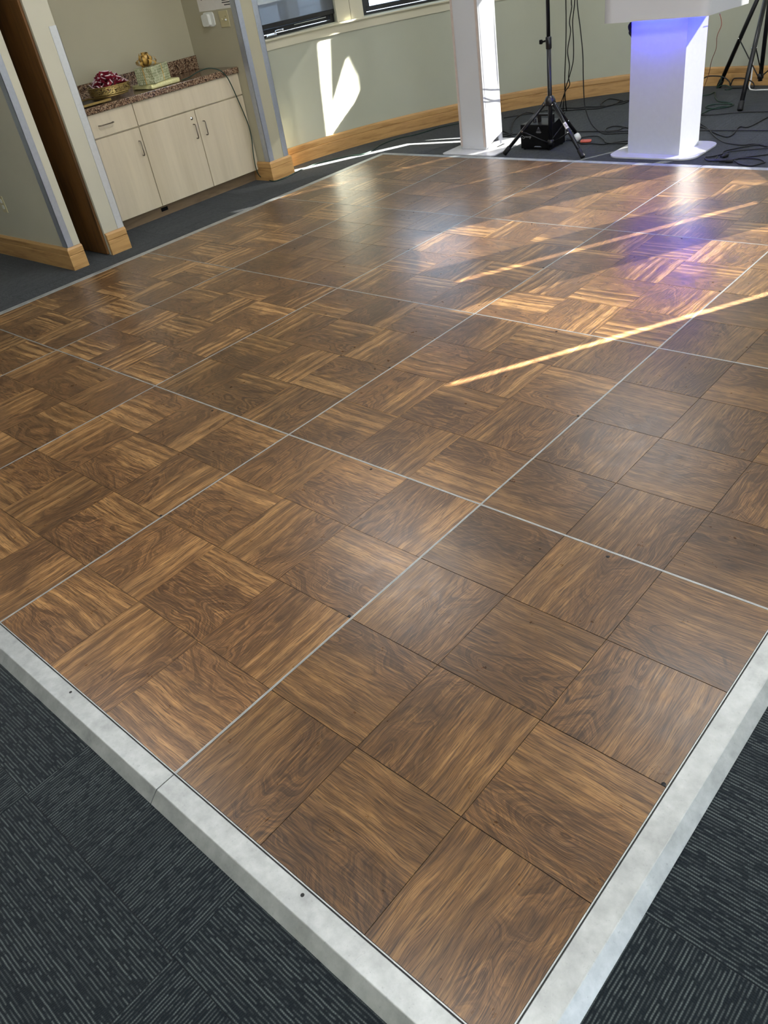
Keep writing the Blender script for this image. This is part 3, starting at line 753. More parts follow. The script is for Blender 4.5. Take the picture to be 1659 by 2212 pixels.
# shallow tray
tray = thing('shallow_tray', 'black tray with gold rim left of the candy basket on the worktop', 'tray', (-5.455, 2.735, ZT))
bm = BM(); box(bm, -0.145, 0.145, -0.21, 0.21, 0.010, 0.014); obj('tray_bed', bm, M_BLACK, tray, (0, 0, 0))
bm = BM()
for b in ((-0.15, 0.15, -0.216, -0.208), (-0.15, 0.15, 0.208, 0.216), (-0.15, -0.142, -0.208, 0.208), (0.142, 0.15, -0.208, 0.208)): box(bm, *b, 0.007, 0.022, 0.001)
obj('rim', bm, M_GOLD, tray, (0, 0, 0))
for sx in (-0.12, 0.12):
    for sy in (-0.17, 0.17): bm = BM(); lathe(bm, [(0.009, 0), (0.011, 0.004), (0.009, 0.010)], 12, (sx, sy), cap=True); obj('foot', bm, M_GOLD, tray, (0, 0, 0))
# pierced basket
BX, BY = -5.452, 3.048
bas = thing('candy_basket', 'round pierced gold basket heaped with red candy on the worktop', 'basket', (BX, BY, ZT + 0.0222))
bm = BM(); lathe(bm, [(0.0001, 0.001), (0.125, 0.001), (0.13, 0.006), (0.122, 0.016), (0.0001, 0.018)], 40); obj('foot_ring', bm, M_GOLD, bas, (0, 0, 0))
bm = BM(); n, m = 150, 13; R0, Z0b, Z1b = 0.148, 0.018, 0.066; rnd = random.Random(3); hole = set()
for _ in range(760): hole.add((rnd.randrange(n), rnd.randrange(1, m - 1)))
for ri in (R0, R0 - 0.003):
    vv = [[bm.verts.new((ri * math.cos(2 * PI * k / n), ri * math.sin(2 * PI * k / n), Z0b + (Z1b - Z0b) * z / m)) for k in range(n)] for z in range(m + 1)]
    for z in range(m):
        for k in range(n):
            if (k, z) in hole: continue
            bm.faces.new((vv[z][k], vv[z][(k + 1) % n], vv[z + 1][(k + 1) % n], vv[z + 1][k]))
obj('pierced_wall', bm, M_GOLD, bas, (0, 0, 0))
bm = BM(); lathe(bm, [(0.0001, 0.019), (R0 - 0.004, 0.019), (R0 - 0.004, 0.022), (0.0001, 0.022)], 40); obj('bed', bm, M_GOLD, bas, (0, 0, 0))
bm = BM(); tube(bm, [(R0 * math.cos(2 * PI * k / 48), R0 * math.sin(2 * PI * k / 48), Z1b) for k in range(49)], 0.0035, 8); obj('rim', bm, M_GOLD, bas, (0, 0, 0))
# candies
def candy_mesh():
    bm = BM(); nx, ny = 12, 8; W, D = 0.058, 0.046
    for sgn in (1, -1):
        g_ = [[bm.verts.new((W * (i / (nx - 1) - 0.5), D * (j / (ny - 1) - 0.5), sgn * (0.0004 + 0.0085 * (math.sin(PI * i / (nx - 1)) * math.sin(PI * j / (ny - 1))) ** 0.6))) for j in range(ny)] for i in range(nx)]
        for i in range(nx - 1):
            for j in range(ny - 1):
                f = bm.faces.new((g_[i][j], g_[i + 1][j], g_[i + 1][j + 1], g_[i][j + 1]))
                f.material_index = 1 if i in (0, nx - 2) else (2 if (sgn == 1 and i in (4, 5, 6) and j in (2, 3)) else 0)
    return bm
candy0 = None; rnd = random.Random(11)
for k in range(40):
    if candy0 is None: o = candy0 = obj('wrapped_candy', candy_mesh(), [M_RED, M_PINK, M_PAPER])
    else: o = candy0.copy(); C.objects.link(o)
    a = k * 2.399; rr = 0.122 * math.sqrt((k + 0.5) / 40.0)
    layer = 0.074 + 0.088 * (1 - (rr / 0.125) ** 1.6)
    o.location = (BX + rr * math.cos(a), BY + rr * math.sin(a), ZT + layer + rnd.uniform(-0.008, 0.008))
    o.rotation_euler = (rnd.uniform(-0.9, 0.9), rnd.uniform(-0.9, 0.9), rnd.uniform(0, 6.28))
    tag(o, 'small red wrapped candy with pale edges heaped in the gold basket', 'candy', 'red candies in the basket')
# gold parcel and the dotted gift on it
par = thing('gold_parcel', 'flat parcel in gold foil lying under the dotted gift box', 'parcel', (-5.435, 3.435, ZT), math.radians(3))
bm = BM(); box(bm, -0.125, 0.125, -0.135, 0.135, 0.001, 0.033, 0.010, seg=3); obj('foil_wrap', bm, M_FOIL, par, (0, 0, 0), smooth=True)
for s in (-1, 1):
    bm = BM(); v = [bm.verts.new(p) for p in ((0.10, s * 0.128, 0.030), (-0.10, s * 0.128, 0.030), (-0.055, s * 0.141, 0.010), (0.055, s * 0.141, 0.010), (0.10, s * 0.134, 0.008), (-0.10, s * 0.134, 0.008))]
    bm.faces.new((v[0], v[1], v[2], v[3])); bm.faces.new((v[0], v[3], v[4])); bm.faces.new((v[1], v[5], v[2]))
    obj('folded_end', bm, M_FOIL, par, (0, 0, 0))
gift = thing('gift_box', 'dotted green gold gift box with gold bow on the foil parcel', 'gift', (-5.405, 3.41, ZT + 0.034), math.radians(25))
bm = BM(); gw, gd, gh = 0.118, 0.075, 0.110
box(bm, -gd, gd, -gw, gw, 0.0, gh, 0.004, seg=2); obj('wrapped_box', bm, M_WRAP, gift, (0, 0, 0))
bm = BM(); box(bm, -gd - 0.0012, gd + 0.0012, 0.018, 0.024, 0.001, gh + 0.0012); box(bm, -0.003, 0.003, -gw - 0.0012, gw + 0.0012, 0.001, gh + 0.0012)
obj('ribbon', bm, M_RIBBON, gift, (0, 0, 0))
bm = BM(); rnd = random.Random(5)
for k in range(26):
    az = k * 2.399; el = math.radians(4 + 84 * (k / 26.0) ** 1.1); ln = 0.078 + rnd.uniform(-0.008, 0.006)
    d = Vector((math.cos(az) * math.cos(el), math.sin(az) * math.cos(el), math.sin(el))); sd = d.cross(Vector((0, 0, 1))).normalized(); u2 = sd.cross(d)
    base = Vector((0, -0.045, gh + 0.012)); L_ = []; R_ = []
    for q in range(11):
        th = 2 * PI * q / 10; along = (1 - math.cos(th)) / 2 * ln; bul = math.sin(th) * 0.020; ww = 0.003 + 0.008 * (1 - math.cos(th)) / 2
        p = base + d * along + u2 * bul; L_.append(bm.verts.new(p + sd * ww)); R_.append(bm.verts.new(p - sd * ww))
    for q in range(10): bm.faces.new((L_[q], L_[q + 1], R_[q + 1], R_[q])).smooth = True
obj('bow', bm, M_RIBBON, gift, (0, 0, 0))['label'] = 'gold ribbon bow'

# papers, holder and switch plate on the alcove's side wall (plane y = 4.11)
WY = 4.11
def sheet(name, x0, x1, z0, z1, label, rows):
    t = thing(name, label, 'notice', ((x0 + x1) / 2, WY, z0)); w_ = (x1 - x0) / 2
    bm = BM(); box(bm, -w_, w_, -0.0012, -0.0002, 0, z1 - z0); obj('paper', bm, M_PAPER, t, (0, 0, 0))
    bm = BM()
    for a, b, c, d in rows: box(bm, -w_ + a * 2 * w_, -w_ + b * 2 * w_, -0.0016, -0.0012, c, d)
    obj('printed_lines', bm, M_INK, t, (0, 0, 0))
sheet('paper_notice', -5.592, -5.384, 1.245, 1.52, 'left paper notice taped above the white holder in the alcove', [(0.25, 0.3, 0.072, 0.086), (0.32, 0.46, 0.077, 0.080), (0.5, 0.53, 0.072, 0.086), (0.56, 0.78, 0.079, 0.082), (0.2, 0.8, 0.12, 0.126), (0.2, 0.8, 0.15, 0.156), (0.25, 0.75, 0.2, 0.215)])
sheet('paper_notice', -5.383, -5.158, 1.247, 1.52, 'right paper notice above the ivory switch plate in the alcove', [(0.42, 0.92, 0.064, 0.068), (0.42, 0.78, 0.050, 0.055), (0.40, 0.92, 0.036, 0.042), (0.5, 0.82, 0.020, 0.026), (0.12, 0.3, 0.078, 0.088), (0.2, 0.8, 0.12, 0.126), (0.2, 0.8, 0.15, 0.156), (0.25, 0.75, 0.2, 0.215)])
hold = thing('wall_holder', 'rounded white plastic wall box below the left paper notice', 'wall box', (-5.487, WY, 1.140))
bm = BM(); prism(bm, rrect(-0.062, 0.062, 0, 0.098, 0.022), 0, 0.010, mat=Matrix.Rotation(PI / 2, 4, 'X')); obj('back_plate', bm, M_PLASTIC, hold, (0, 0, 0))
bm = BM(); prism(bm, rrect(-0.062, 0.022, 0.006, 0.086, 0.018), 0.010, 0.034, mat=Matrix.Rotation(PI / 2, 4, 'X')); obj('cover', bm, M_PLASTIC, hold, (0, 0, 0))
sw = thing('switch_plate', 'ivory double switch plate beside the white wall box', 'switch', (-5.305, WY, 1.127))
bm = BM(); box(bm, -0.054, 0.054, -0.006, 0, 0, 0.108, 0.002); obj('plate', bm, M_IVORY, sw, (0, 0, 0))
bm = BM(); box(bm, -0.024, -0.014, -0.016, -0.004, 0.048, 0.062, 0.002); obj('toggle', bm, M_IVORY, sw, (0, 0, 0))
bm = BM(); lathe(bm, [(0.0001, 0.016), (0.006, 0.016), (0.008, 0.004)], 14); obj('dimmer_knob', bm, M_PLASTIC, sw, (0.024, 0, 0.048), (PI / 2, 0, 0))
bm = BM(); lathe(bm, [(0.0001, 0.007), (0.003, 0.007), (0.003, 0.005)], 10); obj('screw', bm, M_BLACKM, sw, (0.024, 0, 0.070), (PI / 2, 0, 0))
out = thing('wall_outlet', 'cream wall outlet plate low on the left wall', 'outlet', (-5.665, 2.065, 0.33))
bm = BM(); box(bm, -0.036, 0.036, -0.006, 0, 0, 0.115, 0.002); obj('plate', bm, M_IVORY, out, (0, 0, 0))
for z in (0.024, 0.066):
    bm = BM(); prism(bm, rrect(-0.016, 0.016, z, z + 0.028, 0.009), 0.006, 0.008, mat=Matrix.Rotation(PI / 2, 4, 'X')); obj('socket', bm, M_PLASTIC, out, (0, 0, 0))

# ------------------------------------------------------------------ white scrim column
col = thing('scrim_column', 'tall white fabric covered column on a white base plate', 'column', (-3.82, 5.28, 0))
bm = BM(); prism(bm, rrect(-0.235, 0.285, -0.262, 0.262, 0.035), 0.001, 0.009); obj('base_plate', bm, M_WPLATE, col, (0, 0, 0))
bm = BM(); prism(bm, [(0.145, -0.020), (0.162, -0.020), (0.162, 0.075), (0.145, 0.075)], 0.0092, 0.0098); obj('plate_slot', bm, M_HOLE, col, (0, 0, 0))
cx0, cx1, cy0, cy1, ctop = -0.143, 0.117, -0.113, 0.113, 2.0
bm = BM(); N = 40
def side(p0, p1, hem0, hem1, amp, mi=0, nw=8):
    rows = []
    for k in range(N + 1):
        r = []
        for a in range(nw + 1):
            u = a / nw; lo = hem0 * (1 - u) + hem1 * u; z = lo + (ctop - lo) * k / N; p = Vector(p0) * (1 - u) + Vector(p1) * u
            nrm = Vector((p1[1] - p0[1], -(p1[0] - p0[0]))).normalized(); tap = 1 - 0.035 * math.sin(PI * min(1, z / ctop))
            w_ = amp * math.sin(PI * u) * mnoise.noise(Vector((u * 3.0, z * 4.0 - u * 2.5, p0[0] * 9)))
            q = p * tap + nrm * w_; r.append(bm.verts.new((q.x, q.y, z)))
        rows.append(r)
    for k in range(N):
        for a in range(nw): f = bm.faces.new((rows[k][a], rows[k][a + 1], rows[k + 1][a + 1], rows[k + 1][a])); f.smooth = True; f.material_index = mi
side((cx0, cy0), (cx1, cy0), 0.030, 0.030, 0.006); side((cx1, cy0), (cx1, cy1), 0.020, 0.095, 0.010); side((cx1, cy1), (cx0, cy1), 0.03, 0.03, 0.006); side((cx0, cy1), (cx0, cy0), 0.03, 0.03, 0.006)
bm.faces.new([bm.verts.new((x, y, ctop)) for x, y in ((cx0, cy0), (cx1, cy0), (cx1, cy1), (cx0, cy1))])
obj('fabric_sleeve', bm, M_SCRIM, col, (0, 0, 0))
for x_ in (cx0 + 0.014, cx1 - 0.014):
    bm = BM(); rows = []
    for k in range(25):
        z = 0.03 + 1.96 * k / 24; tap = 1 - 0.035 * math.sin(PI * min(1, z / ctop)); rows.append([bm.verts.new(((x_ + o) * tap, cy0 * tap - 0.0035, z)) for o in (-0.011, 0.011)])
    for k in range(24): bm.faces.new((rows[k][0], rows[k][1], rows[k + 1][1], rows[k + 1][0]))
    obj('seam_strip', bm, M_SEAM, col, (0, 0, 0))
for x_, y_ in ((-0.115, -0.09), (0.098, -0.09), (-0.115, 0.095), (0.098, 0.095)):
    bm = BM(); lathe(bm, [(0.017, 0.009), (0.017, 1.97)], 14, (x_, y_), cap=True); obj('frame_post', bm, M_WHITE, col, (0, 0, 0))
bm = BM(); box(bm, -0.135, 0.110, -0.108, 0.108, 0.009, 0.034, 0.003); obj('foot_block', bm, M_WPLATE, col, (0, 0, 0))

# ------------------------------------------------------------------ podium table with blue light
pod = thing('podium_table', 'white podium with skirted top lit blue beneath on rounded plate', 'podium', (-2.30, 5.33, 0))
bm = BM(); prism(bm, rrect(-0.315, 0.325, -0.232, 0.232, 0.10, 8), 0.001, 0.010); obj('base_plate', bm, M_WPLATE, pod, (0, 0, 0))
bm = BM(); v = [(-0.198, -0.125), (0.190, -0.140), (0.203, 0.135), (-0.198, 0.135)]; prism(bm, v, 0.010, 0.895); obj('plinth', bm, M_WHITE, pod, (0, 0, 0))
top_pts = [(-0.335, -0.232), (0.350, -0.232), (0.430, 0.185), (-0.415, 0.185)]
bm = BM(); zlo, zhi = 0.832, 1.12; rows = []; per = []
for a in range(4):
    p, q = Vector(top_pts[a]), Vector(top_pts[(a + 1) % 4])
    for k in range(12): per.append((p.lerp(q, k / 12), a, k / 12))
for lvl in range(7):
    z = zlo + (zhi - zlo) * lvl / 6; r = []
    for p, a, u in per:
        w_ = 0.006 * (1 - lvl / 6) * mnoise.noise(Vector((p.x * 9, p.y * 9, a * 3.1))); s = 1 + w_; r.append(bm.verts.new((p.x * s, p.y * s, z + (0.003 * mnoise.noise(Vector((p.x * 14, p.y * 14, 2))) if lvl == 0 else 0))))
    rows.append(r)
n = len(per)
for l in range(6):
    for k in range(n): bm.faces.new((rows[l][k], rows[l][(k + 1) % n], rows[l + 1][(k + 1) % n], rows[l + 1][k])).smooth = True
obj('skirt', bm, M_SCRIM, pod, (0, 0, 0))
bm = BM(); prism(bm, top_pts, 1.115, 1.14); obj('table_top', bm, M_WHITE, pod, (0, 0, 0))
bm = BM(); prism(bm, [(p[0] * 0.96, p[1] * 0.96) for p in top_pts], 0.900, 0.910); obj('under_shelf', bm, M_WHITE, pod, (0, 0, 0))
bm = BM(); box(bm, -0.19, 0.19, -0.195, -0.175, 0.890, 0.898); obj('light_strip', bm, M_LED, pod, (0, 0, 0))
bm = BM(); box(bm, 0.255, 0.275, -0.12, 0.12, 0.890, 0.898); obj('light_strip', bm, M_LED, pod, (0, 0, 0))

# ------------------------------------------------------------------ tripod light stand and the machine beneath
def tripod(name, label, c, hub, zc, feet, pole_top, pole_bot, rt, collar, braces=True):
    t = thing(name, label, 'tripod', (c[0], c[1], 0)); L0 = Vector((c[0], c[1], 0))
    bm = BM(); tube(bm, [(0, 0, pole_bot), (0, 0, collar + 0.01)], 0.0165, 14); obj('lower_pole', bm, M_BLACK, t, (0, 0, 0))
    bm = BM(); tube(bm, [(0, 0, collar), (0, 0, pole_top)], 0.0135, 14); obj('upper_pole', bm, M_BLACK, t, (0, 0, 0))
    bm = BM(); lathe(bm, [(0.0165, collar - 0.055), (0.021, collar - 0.05), (0.022, collar + 0.018), (0.018, collar + 0.024), (0.0135, collar + 0.024)], 18); cl = obj('collar', bm, M_BLACK, t, (0, 0, 0))
    bm = BM(); tube(bm, [(-0.02, -0.006, collar - 0.002), (-0.046, -0.012, collar - 0.006)], 0.006, 10); box(bm, -0.066, -0.044, -0.022, -0.002, collar - 0.020, collar + 0.008, 0.004); obj('clamp_knob', bm, M_BLACKM, cl, (0, 0, 0))
    bm = BM(); lathe(bm, [(0.0168, hub + 0.04), (0.028, hub + 0.034), (0.040, hub + 0.012), (0.044, hub - 0.018), (0.036, hub - 0.024), (0.0168, hub - 0.02)], 20); hb = obj('hub', bm, M_BLACK, t, (0, 0, 0))
    for fx, fy in feet:
        f = Vector((fx, fy, 0)) - L0; d = Vector((f.x, f.y, 0)).normalized(); a = d * 0.036 + Vector((0, 0, hub - 0.008)); b = Vector((f.x, f.y, 0.016)); ax = (b - a).normalized()
        bm = BM(); tube(bm, [a, b - ax * 0.03], rt, 12); lg = obj('leg', bm, M_BLACK, t, (0, 0, 0))
        bm = BM(); tube(bm, [b - ax * 0.06, b - ax * 0.055, b + ax * 0.004, b + ax * 0.008], 0, 12, radii=[rt + 0.001, rt + 0.004, rt + 0.005, rt + 0.001]); obj('rubber_foot', bm, M_RUBBER, lg, (0, 0, 0))
        sdv = Vector((-d.y, d.x, 0)); mid = a.lerp(b, 0.55)
        for p in (a + ax * 0.012, mid): bm = BM(); tube(bm, [p - sdv * (rt + 0.005), p + sdv * (rt + 0.005)], 0.0055, 10); obj('bolt', bm, M_CHROME, lg, (0, 0, 0))
        if braces:
            bm = BM(); s = sdv * 0.014; e = d * 0.014 + Vector((0, 0, pole_bot + 0.035)); tube(bm, [mid + s * 0.9, e + s], 0.0048, 6); obj('brace', bm, M_BLACK, t, (0, 0, 0))
    bm = BM(); lathe(bm, [(0.0166, pole_bot + 0.055), (0.024, pole_bot + 0.05), (0.024, pole_bot + 0.02), (0.0166, pole_bot + 0.015)], 16); obj('brace_collar', bm, M_BLACK, t, (0, 0, 0))
    return t
tp = tripod('tripod_stand', 'black tripod light stand straddling the black box machine beside the white column', (-3.128, 5.20), 0.352, 0, [(-3.462, 5.07), (-2.777, 5.063), (-3.134, 5.61)], 2.3, 0.035, 0.0135, 0.745)
# sticker on the front right leg
f = Vector((-2.777 + 3.128, 5.063 - 5.20, 0)); d = f.normalized(); a = d * 0.036 + Vector((0, 0, 0.344)); b = Vector((f.x, f.y, 0.016)); ax = (b - a).normalized()
nrm = (Vector((0.6, -0.75, 0.35)) - ax * Vector((0.6, -0.75, 0.35)).dot(ax)).normalized(); sv = ax.cross(nrm)
bm = BM(); m0 = a.lerp(b, 0.44); rr = 0.0143
g1 = []
for k in (-0.026, 0.026):
    g1.append([bm.verts.new(m0 + ax * k + (nrm * math.cos(q) + sv * math.sin(q)) * rr) for q in (-1.0, -0.5, 0, 0.5, 1.0)])
for q in range(4): bm.faces.new((g1[0][q], g1[0][q + 1], g1[1][q + 1], g1[1][q]))
stk = obj('sticker', bm, M_PAPER, tp, (0, 0, 0))
MT = Matrix(((ax.x, sv.x, nrm.x, 0), (ax.y, sv.y, nrm.y, 0), (ax.z, sv.z, nrm.z, 0), (0, 0, 0, 1))); MT.translation = m0 + nrm * (rr + 0.0004)
text('sticker_print', 'RNJ', 0.018, M_INK, stk, MT)

mc = thing('haze_machine', 'black boxy haze machine with carry handle under the tripod stand', 'machine', (-3.288, 5.350, 0))
bm = BM(); box(bm, -0.133, 0.133, -0.115, 0.100, 0.010, 0.180, 0.003); obj('body', bm, M_BLACKM, mc, (0, 0, 0))
bm = BM(); box(bm, -0.129, 0.129, -0.110, 0.096, 0.180, 0.1825); obj('top_plate', bm, M_BLACK, mc, (0, 0, 0))
for sx in (-0.11, 0.11):
    for sy in (-0.09, 0.08): bm = BM(); lathe(bm, [(0.012, 0), (0.013, 0.006), (0.011, 0.010)], 12, (sx, sy), cap=True); obj('foot', bm, M_RUBBER, mc, (0, 0, 0))
bm = BM()
for x_ in (-0.028, 0.088): box(bm, x_, x_ + 0.020, -0.030, -0.008, 0.182, 0.232)
box(bm, -0.028, 0.108, -0.032, -0.006, 0.226, 0.240, 0.003); obj('carry_handle', bm, M_BLACK, mc, (0, 0, 0))
bm = BM(); lathe(bm, [(0.014, 0.182), (0.014, 0.205), (0.010, 0.210), (0.0001, 0.210)], 14, (-0.055, -0.03)); obj('filler_cap', bm, M_BLACK, mc, (0, 0, 0))
bm = BM(); pr = [(0.1305, -0.05, 0.18), (0.1305, 0.100, 0.18), (0.1305, 0.100, 0.222), (0.133, -0.05, 0.18), (0.133, 0.100, 0.18), (0.133, 0.100, 0.222)]; v = [bm.verts.new(p) for p in pr]
for q in ((0, 1, 2), (3, 5, 4), (0, 3, 4, 1), (1, 4, 5, 2), (2, 5, 3, 0)): bm.faces.new([v[i] for i in q])
obj('side_bracket', bm, M_BLACKM, mc, (0, 0, 0))
bm = BM(); prism(bm, [(-0.035, 0.024), (0.035, 0.024), (0.022, 0.031), (-0.022, 0.031)], 0.1152, 0.116, mat=Matrix.Rotation(PI / 2, 4, 'X')); obj('vent_lip', bm, M_GUARD, mc, (0.02, 0, 0))
RX = Matrix.Rotation(PI / 2, 4, 'X')
lg = Matrix.Translation((-0.070, -0.1156, 0.095)) @ RX
text('logo_text', 'HURRICANE', 0.0125, M_SILK, mc, lg)
text('logo_text', '1000', 0.007, M_SILK, mc, Matrix.Translation((-0.048, -0.1156, 0.084)) @ RX)
bm = BM()
for ph, r0, sg in ((0.3, 0.017, 1), (PI + 0.3, 0.017, 1)):
    pts = []
    for q in range(12):
        a_ = ph + q * 0.24; r_ = r0 * (0.25 + 0.75 * q / 11); pts.append((-0.112 + r_ * math.cos(a_), -0.1156, 0.094 + r_ * math.sin(a_)))
    tube(bm, pts, 0.0011, 5)
obj('logo_swirl', bm, M_SILK, mc, (0, 0, 0))
bm = BM(); tri = [(0.032 + 0.017 * math.cos(PI / 2 + 2 * PI * k / 3), -0.1156, 0.150 + 0.017 * math.sin(PI / 2 + 2 * PI * k / 3)) for k in range(4)]; tube(bm, tri, 0.0008, 4)
box(bm, 0.0315, 0.0328, -0.1160, -0.1154, 0.147, 0.158); box(bm, 0.0315, 0.0328, -0.1160, -0.1154, 0.144, 0.1455)
for k, w_ in enumerate((0.020, 0.024, 0.018)): box(bm, 0.032 - w_, 0.032 + w_, -0.1160, -0.1154, 0.134 - 0.0045 * k, 0.1357 - 0.0045 * k)
obj('warning_mark', bm, M_SILK, mc, (0, 0, 0))
# plug with white socket and an orange tag behind the machine
pl = thing('adapter_plug', 'white round adapter lying behind the haze machine', 'adapter', (-3.075, 5.47, 0))
bm = BM(); lathe(bm, [(0.0001, 0), (0.026, 0), (0.028, 0.006), (0.027, 0.030), (0.018, 0.038), (0.0001, 0.038)], 20); obj('plug_body', bm, M_PLASTIC, pl, (0, 0, 0.034), (0, PI / 2 - 0.5, 0.5))
bm = BM(); box(bm, -0.010, 0.012, -0.02, 0.02, 0.001, 0.012, 0.003); obj('plug_base', bm, M_PLASTIC, pl, (0, 0, 0))
ot = thing('orange_tag', 'flat orange plastic tag on the carpet behind the tripod leg', 'tag', (-2.985, 5.475, 0))
bm = BM(); prism(bm, rrect(-0.045, 0.040, -0.020, 0.020, 0.016), 0.002, 0.008); obj('tag_body', bm, M_ORANGE, ot, (0, 0, 0.01), (0.25, 0, 0.25))
bm = BM(); lathe(bm, [(0.004, 0.0085), (0.0025, 0.0088)], 10, (-0.025, 0.004)); lathe(bm, [(0.003, 0.0085), (0.002, 0.0088)], 10, (-0.028, -0.01)); obj('tag_hole', bm, M_HOLE, ot, (0, 0, 0.0102), (0.25, 0, 0.25))

t2 = tripod('tripod_stand', 'black tripod stand by the skirting right of the podium', (-2.29, 7.04), 0.86, 0, [(-2.208, 6.458), (-2.735, 7.315), (-1.80, 7.24)], 2.2, 0.10, 0.0175, 1.25)

